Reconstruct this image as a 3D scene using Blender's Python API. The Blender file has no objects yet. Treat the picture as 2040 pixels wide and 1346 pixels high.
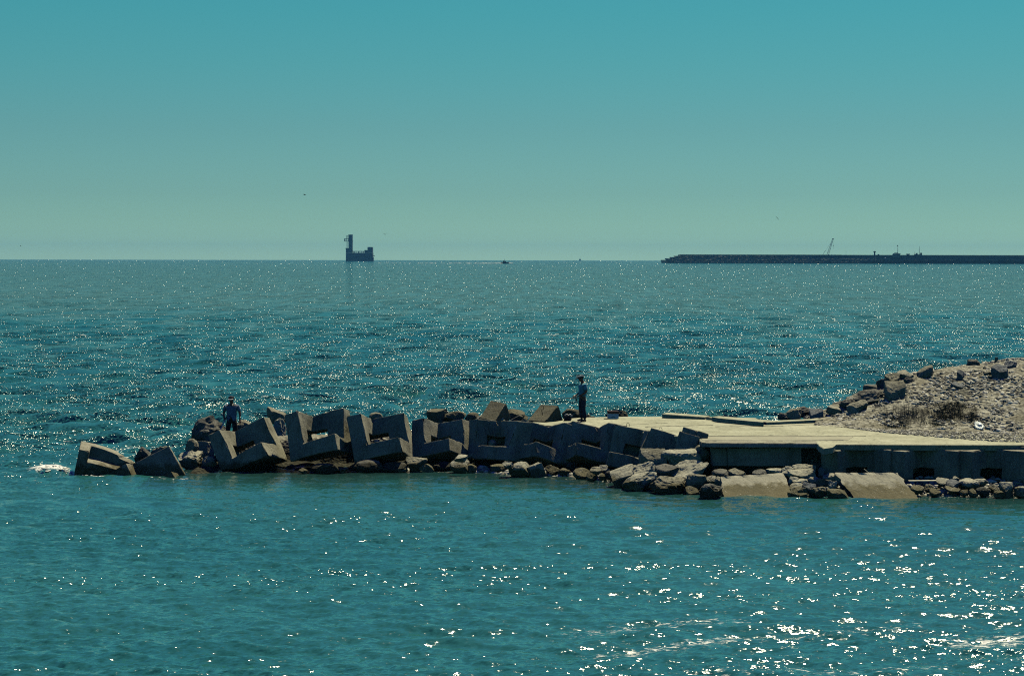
import bpy, bmesh, math, random
import numpy as np
from mathutils import Vector, Matrix, Quaternion, noise as mnoise

random.seed(7)
rng = np.random.default_rng(7)
sc = bpy.context.scene
col = sc.collection
R = math.radians

# ------------------------------------------------------------------ camera
F_PX, CX, CY, EYE = 3967.0, 1020.0, 673.0, 7.64      # photo 2040 x 1346, focal 70 mm
PITCH = math.atan2(160.0, F_PX)
ROLL = 0.0018
c_fwd = Vector((0, math.cos(PITCH), -math.sin(PITCH)))
c_r0 = Vector((1, 0, 0)); c_u0 = c_r0.cross(c_fwd)
c_right = (c_r0 * math.cos(ROLL) + c_u0 * math.sin(ROLL)).normalized()
c_up = c_right.cross(c_fwd)
cam_d = bpy.data.cameras.new('camera')
cam = bpy.data.objects.new('camera', cam_d); col.objects.link(cam)
m = Matrix((c_right, c_up, -c_fwd)).transposed().to_4x4(); m.translation = (0, 0, EYE)
cam.matrix_world = m
cam_d.sensor_width = 36.0; cam_d.lens = 36.0 * F_PX / 2040.0
cam_d.clip_start = 0.5; cam_d.clip_end = 60000
sc.camera = cam

# ------------------------------------------------------------------ sky and sun
SUN_AZ, SUN_EL = 31.0, 60.0          # azimuth from +Y towards +X
world = bpy.data.worlds.new('World'); sc.world = world; world.use_nodes = True
wn = world.node_tree.nodes; wl = world.node_tree.links; wn.clear()
wo = wn.new('ShaderNodeOutputWorld'); bg = wn.new('ShaderNodeBackground')
sky = wn.new('ShaderNodeTexSky'); sky.sky_type = 'NISHITA'; sky.sun_disc = False
sky.sun_elevation = R(SUN_EL); sky.sun_rotation = R(SUN_AZ)
sky.air_density = 1.0; sky.dust_density = 0.2; sky.ozone_density = 1.0
tc = wn.new('ShaderNodeTexCoord'); sx = wn.new('ShaderNodeSeparateXYZ')
rp = wn.new('ShaderNodeValToRGB'); mx = wn.new('ShaderNodeMix'); mx.data_type = 'RGBA'; mx.blend_type = 'MULTIPLY'
mx.inputs['Factor'].default_value = 1.0
wl.new(tc.outputs['Generated'], sx.inputs[0]); wl.new(sx.outputs['Z'], rp.inputs[0])
SKY_TINT = [(0.0, (.46, .83, .81)), (0.01, (.335, .645, .69)), (0.02, (.285, .56, .61)), (0.032, (.248, .50, .555)), (0.064, (.21, .475, .50)), (0.096, (.168, .51, .50)),
            (0.123, (.142, .535, .505)), (0.2, (.14, .52, .52)), (0.35, (.09, .30, .54)), (0.6, (.06, .04, .50)), (1.0, (.06, .025, .45))]
el = rp.color_ramp.elements
while len(el) > 1: el.remove(el[-1])
for i, (p, c) in enumerate(SKY_TINT):
    e = el[0] if i == 0 else el.new(p)
    e.position = p; e.color = (*c, 1)
wl.new(sky.outputs[0], mx.inputs['A']); wl.new(rp.outputs[0], mx.inputs['B'])
wl.new(mx.outputs['Result'], bg.inputs[0]); bg.inputs[1].default_value = 0.1
wl.new(bg.outputs[0], wo.inputs[0])

sun_d = bpy.data.lights.new('sun', 'SUN'); sun_d.energy = 5.0; sun_d.angle = R(0.53)
sun_d.color = (1.0, 0.93, 0.64)
sun = bpy.data.objects.new('sun', sun_d); col.objects.link(sun)
sdir = Vector((math.sin(R(SUN_AZ)) * math.cos(R(SUN_EL)), math.cos(R(SUN_AZ)) * math.cos(R(SUN_EL)), math.sin(R(SUN_EL))))
sun.rotation_euler = sdir.to_track_quat('Z', 'Y').to_euler()
sun.location = (20, 40, 60)

sc.view_settings.view_transform = 'Standard'; sc.view_settings.look = 'None'
sc.view_settings.exposure = 0.0; sc.view_settings.gamma = 1.0
sc.cycles.use_denoising = False; sc.cycles.sample_clamp_direct = 34; sc.cycles.pixel_filter_type = 'BLACKMAN_HARRIS'; sc.cycles.filter_width = 1.1
sc.cycles.max_bounces = 4; sc.cycles.diffuse_bounces = 0; sc.cycles.glossy_bounces = 2
sc.cycles.caustics_reflective = False; sc.cycles.caustics_refractive = False

# ------------------------------------------------------------------ helpers
def ray(px, py):
    return c_fwd + c_right * ((px - CX) / F_PX) - c_up * ((py - CY) / F_PX)
def on_z(px, py, z=0.0):
    d = ray(px, py); t = (z - EYE) / d.z
    return Vector((d.x * t, d.y * t, z))
def at_y(px, py, y):
    d = ray(px, py); t = y / d.y
    return Vector((d.x * t, y, EYE + d.z * t))
def drop(d):                                  # the sea curves away with the earth
    return -d * d / (2 * 7.43e6)

def tag(o, label=None, cat=None, group=None, kind=None):
    if label: o['label'] = label
    if cat: o['category'] = cat
    if group: o['group'] = group
    if kind: o['kind'] = kind
    return o
def empty(name, loc, rz=0.0, label=None, cat=None, group=None):
    o = bpy.data.objects.new(name, None); col.objects.link(o)
    o.location = loc; o.rotation_euler = (0, 0, rz); o.empty_display_size = .3
    return tag(o, label, cat, group)
def link_mesh(name, me, mat, parent=None, smooth=False):
    o = bpy.data.objects.new(name, me); col.objects.link(o)
    if mat is not None and not me.materials: me.materials.append(mat)
    if smooth: me.polygons.foreach_set('use_smooth', [True] * len(me.polygons))
    if parent: o.parent = parent
    return o
def from_bm(name, bm, mat, parent=None, smooth=False):
    me = bpy.data.meshes.new(name); bm.normal_update(); bm.to_mesh(me); bm.free()
    return link_mesh(name, me, mat, parent, smooth)
def add_box(bm, c, s, rot=None):
    c = Vector(c); M = rot if rot is not None else Matrix.Identity(3)
    v = [bm.verts.new(c + M @ Vector((sx * s[0] / 2, sy * s[1] / 2, sz * s[2] / 2))) for sx in (-1, 1) for sy in (-1, 1) for sz in (-1, 1)]
    for f in ((0, 1, 3, 2), (4, 6, 7, 5), (0, 4, 5, 1), (2, 3, 7, 6), (0, 2, 6, 4), (1, 5, 7, 3)):
        bm.faces.new([v[i] for i in f])
    return v
def add_tube(bm, pts, rad, n=8):
    pts = [Vector(p) for p in pts]
    rads = rad if isinstance(rad, (list, tuple)) else [rad] * len(pts)
    rings = []
    for i, p in enumerate(pts):
        d = (pts[min(i + 1, len(pts) - 1)] - pts[max(i - 1, 0)]).normalized()
        a = d.orthogonal().normalized() if abs(d.z) > .9 else d.cross(Vector((0, 0, 1))).normalized()
        b = d.cross(a).normalized()
        rings.append([bm.verts.new(p + (a * math.cos(t) + b * math.sin(t)) * rads[i]) for t in [2 * math.pi * k / n for k in range(n)]])
    for i in range(len(rings) - 1):
        for k in range(n):
            bm.faces.new((rings[i][k], rings[i][(k + 1) % n], rings[i + 1][(k + 1) % n], rings[i + 1][k]))
    bm.faces.new(rings[0]); bm.faces.new(rings[-1])
def fbm(p, o=4):
    return mnoise.fractal(p, .9, 2.1, o)
def vnoise(x, y, seed=0):                      # numpy value noise, -1..1
    xi = np.floor(x).astype(np.int64); yi = np.floor(y).astype(np.int64)
    fx = x - xi; fy = y - yi; fx = fx * fx * (3 - 2 * fx); fy = fy * fy * (3 - 2 * fy)
    def h(a, b):
        n = (a * 374761393 + b * 668265263 + seed * 974711) & 0x7fffffff
        n = ((n ^ (n >> 13)) * 1274126177) & 0x7fffffff
        return ((n ^ (n >> 16)) & 0xffff) / 32767.5 - 1
    return (h(xi, yi) * (1 - fx) + h(xi + 1, yi) * fx) * (1 - fy) + (h(xi, yi + 1) * (1 - fx) + h(xi + 1, yi + 1) * fx) * fy
def nfbm(x, y, o=4, seed=0):
    s = 0; a = 1
    for k in range(o):
        s = s + a * vnoise(x * 2 ** k, y * 2 ** k, seed + k * 17); a *= .5
    return s
def grid_mesh(name, X, Y, Z, mat, wrap=False, smooth=True):
    r, c = X.shape
    me = bpy.data.meshes.new(name)
    co = np.stack([X, Y, Z], -1).reshape(-1, 3).astype(np.float32)
    I = np.arange(r * c).reshape(r, c)
    a = I[:-1, :-1]; b = I[:-1, 1:]; d = I[1:, :-1]; e = I[1:, 1:]
    q = np.stack([a, b, e, d], -1).reshape(-1, 4)
    if wrap:
        w = np.stack([I[:-1, -1], I[:-1, 0], I[1:, 0], I[1:, -1]], -1).reshape(-1, 4); q = np.concatenate([q, w])
    me.vertices.add(len(co)); me.vertices.foreach_set('co', co.ravel())
    me.loops.add(q.size); me.loops.foreach_set('vertex_index', q.ravel().astype(np.int32))
    me.polygons.add(len(q)); me.polygons.foreach_set('loop_start', np.arange(0, q.size, 4, dtype=np.int32))
    me.polygons.foreach_set('loop_total', np.full(len(q), 4, np.int32))
    if smooth: me.polygons.foreach_set('use_smooth', np.ones(len(q), bool))
    me.update(); me.validate()
    return link_mesh(name, me, mat)

# ------------------------------------------------------------------ materials
def new_mat(name):
    m = bpy.data.materials.new(name); m.use_nodes = True
    nt = m.node_tree; b = nt.nodes['Principled BSDF']
    return m, nt, b
def noise_node(nt, scale, detail=4, rough=.6, vec=None, dim='3D'):
    n = nt.nodes.new('ShaderNodeTexNoise'); n.inputs['Scale'].default_value = scale
    n.inputs['Detail'].default_value = detail; n.inputs['Roughness'].default_value = rough
    if vec: nt.links.new(vec, n.inputs['Vector'])
    return n
def ramp(nt, src, stops):
    r = nt.nodes.new('ShaderNodeValToRGB'); nt.links.new(src, r.inputs[0]); e = r.color_ramp.elements
    while len(e) > 1: e.remove(e[-1])
    for i, (p, c) in enumerate(stops):
        x = e[0] if i == 0 else e.new(p)
        x.position = p; x.color = (*c, 1) if not isinstance(c, float) else (c, c, c, 1)
    return r.outputs[0]
def mixc(nt, a, b, f, mode='MIX'):
    m = nt.nodes.new('ShaderNodeMix'); m.data_type = 'RGBA'; m.blend_type = mode
    for s, k in ((a, 'A'), (b, 'B')):
        if isinstance(s, tuple): m.inputs[k].default_value = (*s, 1)
        else: nt.links.new(s, m.inputs[k])
    if isinstance(f, (int, float)): m.inputs['Factor'].default_value = f
    else: nt.links.new(f, m.inputs['Factor'])
    return m.outputs['Result']
def concrete(name, base, dark, rough=.9, streak=True, wet=True, pit=22.0, pitdark=.55, bump=.35, crack=False):
    m, nt, b = new_mat(name)
    g = nt.nodes.new('ShaderNodeNewGeometry'); tcn = nt.nodes.new('ShaderNodeTexCoord')
    big = noise_node(nt, .9, 5, .65, g.outputs['Position'])
    c = ramp(nt, big.outputs[0], [(.3, dark), (.62, base)])
    fine = noise_node(nt, pit, 3, .7, g.outputs['Position'])
    c = mixc(nt, c, (pitdark,) * 3, ramp(nt, fine.outputs[0], [(.36, 1.0), (.46, 0.0)]), 'MULTIPLY')
    lt = noise_node(nt, 9, 4, .7, g.outputs['Position'])
    c = mixc(nt, c, (1.28, 1.26, 1.2), ramp(nt, lt.outputs[0], [(.55, 0.0), (.72, .7)]), 'MULTIPLY')
    if streak:
        mp = nt.nodes.new('ShaderNodeMapping'); mp.inputs['Scale'].default_value = (5, 5, .5)
        nt.links.new(g.outputs['Position'], mp.inputs[0])
        st = noise_node(nt, 1.0, 3, .6, mp.outputs[0])
        c = mixc(nt, c, (.55, .55, .5), ramp(nt, st.outputs[0], [(.52, 0.0), (.68, .6)]), 'MULTIPLY')
    if wet:                                        # algae and tide line near the water
        s = nt.nodes.new('ShaderNodeSeparateXYZ'); nt.links.new(g.outputs['Position'], s.inputs[0])
        ad = nt.nodes.new('ShaderNodeMath'); ad.operation = 'MULTIPLY_ADD'
        wn_ = noise_node(nt, 3, 3, .6, g.outputs['Position'])
        nt.links.new(wn_.outputs[0], ad.inputs[0]); ad.inputs[1].default_value = -.55; nt.links.new(s.outputs['Z'], ad.inputs[2])
        c = mixc(nt, c, (.38, .36, .28), ramp(nt, ad.outputs[0], [(0.0, 1.0), (.14, 0.0)]), 'MULTIPLY')
    sp = noise_node(nt, 26, 2, .5, g.outputs['Position']); spb = noise_node(nt, 1.6, 2, .5, g.outputs['Position'])      # lime and shell specks in patches
    spm = nt.nodes.new('ShaderNodeMath'); spm.operation = 'MULTIPLY'; nt.links.new(ramp(nt, sp.outputs[0], [(.64, 0.0), (.69, 1.0)]), spm.inputs[0]); nt.links.new(ramp(nt, spb.outputs[0], [(.5, 0.0), (.62, 1.0)]), spm.inputs[1])
    c = mixc(nt, c, (.62, .62, .55), spm.outputs[0])
    nt.links.new(c, b.inputs['Base Color'])
    b.inputs['Roughness'].default_value = rough; b.inputs['Specular IOR Level'].default_value = .15
    bn = noise_node(nt, 14, 5, .7, g.outputs['Position']); bp = nt.nodes.new('ShaderNodeBump')
    bp.inputs['Strength'].default_value = bump; bp.inputs['Distance'].default_value = .05
    nt.links.new(bn.outputs[0], bp.inputs['Height']); nt.links.new(bp.outputs[0], b.inputs['Normal'])
    return m
def plain(name, c, rough=.7, metal=0.0, vary=.25, scale=8.0):
    m, nt, b = new_mat(name)
    g = nt.nodes.new('ShaderNodeTexCoord')
    n = noise_node(nt, scale, 3, .6, g.outputs['Object'])
    lo = tuple(x * (1 - vary) for x in c); hi = tuple(min(1, x * (1 + vary)) for x in c)
    nt.links.new(ramp(nt, n.outputs[0], [(.35, lo), (.65, hi)]), b.inputs['Base Color'])
    b.inputs['Roughness'].default_value = rough; b.inputs['Metallic'].default_value = metal
    b.inputs['Specular IOR Level'].default_value = .2
    return m
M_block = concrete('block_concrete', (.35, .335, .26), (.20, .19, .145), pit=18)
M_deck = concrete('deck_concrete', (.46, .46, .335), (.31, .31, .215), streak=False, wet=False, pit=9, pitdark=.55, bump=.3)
M_slab = concrete('slab_concrete', (.43, .41, .32), (.33, .32, .25), streak=False, pit=16, pitdark=.7)
M_rock = concrete('pale_rock', (.45, .435, .34), (.28, .27, .21), streak=False, pit=10, pitdark=.45, bump=.6)
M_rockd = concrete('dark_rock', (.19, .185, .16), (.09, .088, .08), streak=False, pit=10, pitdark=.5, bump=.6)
M_rockm = concrete('brown_rock', (.31, .295, .22), (.19, .18, .135), streak=False, pit=12, pitdark=.45, bump=.6)
M_rockg = concrete('grey_rock', (.22, .235, .24), (.14, .15, .155), streak=False, pit=10, pitdark=.6, bump=.6)
M_cube = concrete('weathered_concrete', (.17, .16, .11), (.12, .112, .08), streak=False, wet=False, pit=16, pitdark=.5, bump=.5)

# ------------------------------------------------------------------ sea
def sea_material():
    m, nt, b = new_mat('sea_water')
    g = nt.nodes.new('ShaderNodeNewGeometry')
    at = nt.nodes.new('ShaderNodeAttribute'); at.attribute_name = 'foam'
    ca = nt.nodes.new('ShaderNodeAttribute'); ca.attribute_name = 'calm'
    big = noise_node(nt, .06, 3, .5, g.outputs['Position'])
    c = ramp(nt, big.outputs[0], [(.35, WATER_A), (.65, WATER_B)])
    dp = nt.nodes.new('ShaderNodeAttribute'); dp.attribute_name = 'deep'; c = mixc(nt, c, DEEP, dp.outputs['Fac'])
    sa = nt.nodes.new('ShaderNodeAttribute'); sa.attribute_name = 'mole_reflection'; c = mixc(nt, c, (.014, .026, .026), sa.outputs['Fac'])   # mole's dark reflection painted into the water colour
    # small ripples: slopes added to the surface normal, crests long in X
    def slopes(sx, sy, amp, detail):
        mp = nt.nodes.new('ShaderNodeMapping'); mp.inputs['Scale'].default_value = (sx, sy, 1)
        mp.inputs['Rotation'].default_value = (0, 0, R(-8))
        nt.links.new(g.outputs['Position'], mp.inputs[0])
        n = noise_node(nt, 1.0, detail, .55, mp.outputs[0])
        s = nt.nodes.new('ShaderNodeVectorMath'); s.operation = 'SUBTRACT'; s.inputs[1].default_value = (.5, .5, .5)
        nt.links.new(n.outputs['Color'], s.inputs[0])
        q = nt.nodes.new('ShaderNodeVectorMath'); q.operation = 'MULTIPLY'; q.inputs[1].default_value = (amp[0], amp[1], 0)
        nt.links.new(s.outputs[0], q.inputs[0])
        return q.outputs[0]
    def add(a, b_):
        v = nt.nodes.new('ShaderNodeVectorMath'); v.operation = 'ADD'; nt.links.new(a, v.inputs[0]); nt.links.new(b_, v.inputs[1]); return v.outputs[0]
    s1 = slopes(.55, 2.0, RIP[0], 2); s2 = slopes(7.0, 13, RIP[1], 3)
    sw = nt.nodes.new('ShaderNodeAttribute'); sw.attribute_name = 'swell'
    q1 = nt.nodes.new('ShaderNodeVectorMath'); q1.operation = 'SCALE'; nt.links.new(s1, q1.inputs[0]); nt.links.new(sw.outputs['Fac'], q1.inputs['Scale'])
    tot = add(q1.outputs[0], s2)
    sc_ = nt.nodes.new('ShaderNodeVectorMath'); sc_.operation = 'SCALE'
    nt.links.new(tot, sc_.inputs[0])
    # patchy wind: ripple strength varies over metres; the bay behind the mole is calmer
    wmp = nt.nodes.new('ShaderNodeMapping'); wmp.inputs['Scale'].default_value = (.02, .075, .02); wmp.inputs['Rotation'].default_value = (0, 0, R(-30))
    nt.links.new(g.outputs['Position'], wmp.inputs[0])
    wp = noise_node(nt, 1.0, 8, .82, wmp.outputs[0])
    mr = nt.nodes.new('ShaderNodeMapRange'); nt.links.new(wp.outputs[0], mr.inputs[0])
    mr.inputs[1].default_value = .40; mr.inputs[2].default_value = .62; mr.inputs[3].default_value = .35; mr.inputs[4].default_value = 1.55
    ml = nt.nodes.new('ShaderNodeMath'); ml.operation = 'MULTIPLY'; nt.links.new(mr.outputs[0], ml.inputs[0]); nt.links.new(ca.outputs['Fac'], ml.inputs[1])
    # farther out the wave groups are wide and gusty
    gmp = nt.nodes.new('ShaderNodeMapping'); gmp.inputs['Scale'].default_value = (.42, .03, .1); nt.links.new(g.outputs['Position'], gmp.inputs[0])
    gn = noise_node(nt, 1.0, 3, .7, gmp.outputs[0]); gr = nt.nodes.new('ShaderNodeMapRange'); nt.links.new(gn.outputs[0], gr.inputs[0])
    gr.inputs[1].default_value = .42; gr.inputs[2].default_value = .66; gr.inputs[3].default_value = .35; gr.inputs[4].default_value = 2.3
    gx = nt.nodes.new('ShaderNodeMix'); gx.data_type = 'FLOAT'; gx.inputs['A'].default_value = 1.0; nt.links.new(gr.outputs[0], gx.inputs['B']); nt.links.new(dp.outputs['Fac'], gx.inputs['Factor'])
    m2 = nt.nodes.new('ShaderNodeMath'); m2.operation = 'MULTIPLY'; nt.links.new(ml.outputs[0], m2.inputs[0]); nt.links.new(gx.outputs['Result'], m2.inputs[1])
    nt.links.new(m2.outputs[0], sc_.inputs['Scale'])
    nn = add(g.outputs['Normal'], sc_.outputs[0])
    nz = nt.nodes.new('ShaderNodeVectorMath'); nz.operation = 'NORMALIZE'; nt.links.new(nn, nz.inputs[0])
    nt.links.new(nz.outputs[0], b.inputs['Normal'])
    iorm = nt.nodes.new('ShaderNodeMath'); iorm.operation = 'MULTIPLY'; iorm.inputs[1].default_value = 10
    # foam, with the shore break's painted glints
    fmp = nt.nodes.new('ShaderNodeMapping'); fmp.inputs['Scale'].default_value = (4.5, 13, 4); nt.links.new(g.outputs['Position'], fmp.inputs[0])
    fn = noise_node(nt, 1.0, 5, .72, fmp.outputs[0])
    fm = nt.nodes.new('ShaderNodeMath'); fm.operation = 'ADD'; nt.links.new(fn.outputs[0], fm.inputs[0]); nt.links.new(at.outputs['Fac'], fm.inputs[1])
    ff = ramp(nt, fm.outputs[0], [(.86, 0.0), (.98, 1.0)])
    # thin whitecaps scattered over the open sea
    cmp_ = nt.nodes.new('ShaderNodeMapping'); cmp_.inputs['Scale'].default_value = (.34, 1.1, .5); cmp_.inputs['Rotation'].default_value = (0, 0, R(-5)); nt.links.new(g.outputs['Position'], cmp_.inputs[0])
    cn = noise_node(nt, 1.0, 5, .62, cmp_.outputs[0]); ct = ramp(nt, cn.outputs[0], [(.675, 0.0), (.72, 1.0)])
    op = nt.nodes.new('ShaderNodeAttribute'); op.attribute_name = 'swell'
    oc = nt.nodes.new('ShaderNodeMath'); oc.operation = 'MULTIPLY'; nt.links.new(ct, oc.inputs[0]); nt.links.new(ramp(nt, op.outputs['Fac'], [(.6, 0.0), (1.0, 1.0)]), oc.inputs[1])
    om = nt.nodes.new('ShaderNodeMath'); om.operation = 'MAXIMUM'; nt.links.new(ff, om.inputs[0]); nt.links.new(oc.outputs[0], om.inputs[1]); ff = om.outputs[0]
    nt.links.new(mixc(nt, c, (.8, .8, .76), ff), b.inputs['Base Color'])
    nt.links.new(ramp(nt, ff, [(0.0, SEA_ROUGH), (1.0, .8)]), b.inputs['Roughness'])
    nt.links.new(ramp(nt, dp.outputs['Fac'], [(0.0, .18), (.25, .15), (1.0, .112)]), iorm.inputs[0]); nt.links.new(iorm.outputs[0], b.inputs['IOR'])
    return m
WATER_A = (.019, .128, .128); WATER_B = (.029, .158, .156); DEEP = (.005, .088, .110)
RIP = ((1.0, 1.3), (2.9, 3.4)); SEA_ROUGH = .10
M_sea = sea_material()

SHORE_L = [(-16, 70.3), (-7, 70.7), (-2, 71), (1.4, 69), (3.8, 66), (6.7, 63.8), (30, 63)]
def build_sea():
    # rings around the viewpoint, spaced evenly in 1/distance; fine columns towards the open sea
    inv = np.linspace(1 / 24.0, 1 / 11600.0, 1050); d = 1 / inv
    near = np.array([1.5, 4, 8, 12, 16, 20]); d = np.concatenate([near, d])
    fine = np.linspace(R(-17.5), R(17.5), 1250)
    coarse = np.linspace(R(17.5), R(342.5), 90)[1:-1]
    th = np.concatenate([fine, coarse])
    D, T = np.meshgrid(d, th, indexing='ij')
    X = D * np.sin(T); Y = D * np.cos(T)
    Z = np.zeros_like(X)
    step = np.maximum(D * D * 4.0e-5, .05)
    r = np.random.default_rng(3)
    lost = np.zeros_like(X)
    # back sea amplitude against the sheltered bay in front of the mole
    sh = 1 / (1 + np.exp(-(Y - 76) / 1.6)); sh = np.where(X < -15, np.maximum(sh, 1 / (1 + np.exp((X + 19) / 1.5)) * .5), sh)
    lee = np.exp(-np.clip((np.interp(X, [p[0] for p in SHORE_L], [p[1] for p in SHORE_L]) - Y) / 7.5, 0, 9) ** 3) * np.clip((X + 14) / 2, 0, 1) * (1 - .8 * np.exp(-((X - 9.5) / 3.5) ** 2)) * (1 - sh)
    calm = (.48 + .72 * sh) * (1 - .80 * lee)
    CX_ = np.zeros_like(X)
    for k in range(70):
        lam = 0.32 * (14 / .32) ** (k / 69.0)
        ang = r.normal(0, .42) + R(-6)             # travel towards the shore
        kx, ky = math.sin(ang) * 2 * math.pi / lam, -math.cos(ang) * 2 * math.pi / lam
        ph = r.uniform(0, 6.28)
        a_open = .0175 * lam ** .6 if lam < 5 else .022 * 5 ** .6 * (5 / lam) ** .5 * min(1, .79 + (lam - 5) * .2)
        a_bay = .0098 * lam ** .8 if lam < 1.0 else .0098 * (1.0 / lam) ** .6
        a = a_bay * (1 - sh) * (1 - .6 * lee) + a_open * sh
        w = np.clip((lam / step - 2.0) / 2.0, 0, 1)
        lost += (1 - w) * (a * 2 * math.pi / lam) ** 2 / 2
        arg = kx * X + ky * Y + ph
        s = np.sin(arg)
        Z += a * w * (s + .25 * np.cos(2 * arg) * (lam > 1))
    # long gusty groups
    Z *= .75 + .5 * (vnoise(X / 13, Y / 9, 5) * .5 + .5)
    for lam, ang, a_, ph in ((3.6, .62, .022, .3), (5.4, .72, .028, 2.0), (2.4, .5, .012, 4.0)):
        arg = (math.sin(ang) * X - math.cos(ang) * Y) * 2 * math.pi / lam + ph + 1.6 * vnoise(X / 9, Y / 9, 21)
        Z += a_ * (1 - sh) * (1 - .7 * lee) * (np.sin(arg) + .3 * np.cos(2 * arg)) * (.5 + .5 * vnoise(X / 6, Y / 5, 22))
    # small breaking swell rolling in at the near right
    for (px0, py0, px1, py1, h, wd) in ((1020, 1305, 2100, 1190, .08, .6), (1050, 1340, 2120, 1262, .07, .5), (900, 1245, 1500, 1215, .07, .5)):
        A = on_z(px0, py0); B = on_z(px1, py1)
        t = np.clip((X - A.x) / (B.x - A.x), -.2, 1.4)
        yc = A.y + (B.y - A.y) * t + .35 * vnoise(X * .4, X * 0 + px0, 9)
        env = np.clip((X - A.x + 1) / 2, 0, 1)
        Z += h * env * np.exp(-((Y - yc) / wd) ** 2) * (.75 + .4 * vnoise(X * .7, Y * .7, 4))
    c_ = on_z(100, 938); Z += .16 * np.exp(-((X - c_.x) / .9) ** 2 - ((Y - c_.y) / .8) ** 2) * (1 + .5 * vnoise(X * 4, Y * 4, 8))
    Z += -D * D / (2 * 7.43e6)
    foam = np.zeros_like(X)  # foam, plus the near right shore break's painted glints
    def blob(px, py, rx, ry, a):
        c = on_z(px, py); f = np.exp(-((X - c.x) / rx) ** 2 - ((Y - c.y) / ry) ** 2); return a * f
    foam = np.maximum(foam, blob(98, 938, .95, .9, .60))
    foam = np.maximum(foam, blob(150, 948, 1.1, .5, .42))
    foam = np.maximum(foam, blob(215, 948, 1.4, .35, .40))
    foam = np.maximum(foam, blob(330, 955, 1.0, .25, .36))
    foam = np.maximum(foam, blob(290, 888, 2.6, 1.3, .36))
    foam = np.maximum(foam, blob(240, 868, 3.2, 1.2, .30))
    # broken water of the near right shore break, its dense glints painted as foam
    for (px0, py0, px1, py1, wd, a_) in ((1020, 1262, 1600, 1236, .9, .33), (1060, 1318, 1760, 1250, .5, .36), (1840, 1300, 2100, 1262, 1.0, .37), (1500, 1290, 1900, 1230, .8, .30), (1200, 1340, 2040, 1335, .5, .31)):
        A = on_z(px0, py0); B = on_z(px1, py1); t = (X - A.x) / (B.x - A.x)
        env = np.clip(np.minimum(t, 1 - t) * 5, 0, 1); yc = A.y + (B.y - A.y) * t + .3 * vnoise(X * .5, X * 0 + px0, 12)
        foam = np.maximum(foam, a_ * env * np.exp(-((Y - yc) / wd) ** 2))
    ysh = np.interp(X, [p[0] for p in SHORE_L], [p[1] for p in SHORE_L])
    foam = np.maximum(foam, (.33 + .10 * vnoise(X * 1.7, Y * 1.7, 31)) * np.exp(-((ysh - .15 - Y) / .28) ** 2) * (X > -12) * (X < 22))
    refl_mask = np.clip(1 - np.abs(ysh - Y + .3) / (5.0 + 1.6 * vnoise(X * .5, Y * .5, 41)), 0, 1) ** .7 * (X > -12.5) * .85 * (1 - .8 * np.exp(-((X - 9.8) / 3.2) ** 2))  # mask of the mole's painted reflection, strongest at the shoreline
    # whitecaps on the highest crests of the open sea
    zz = Z + D * D / (2 * 7.43e6)
    foam = np.maximum(foam, np.clip((zz - .40) * 3.0, 0, .38) * sh)
    calm = calm + 1.7 * np.sqrt(lost)
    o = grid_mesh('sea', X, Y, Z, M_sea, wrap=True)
    for nm, arr in (('foam', foam), ('calm', calm), ('swell', .30 + 1.7 * sh), ('mole_reflection', refl_mask), ('deep', np.clip((D - 74) / 260, 0, 1) ** .6)):
        at = o.data.attributes.new(nm, 'FLOAT', 'POINT'); at.data.foreach_set('value', arr.ravel().astype(np.float32))
    tag(o, kind='structure')
build_sea()

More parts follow.
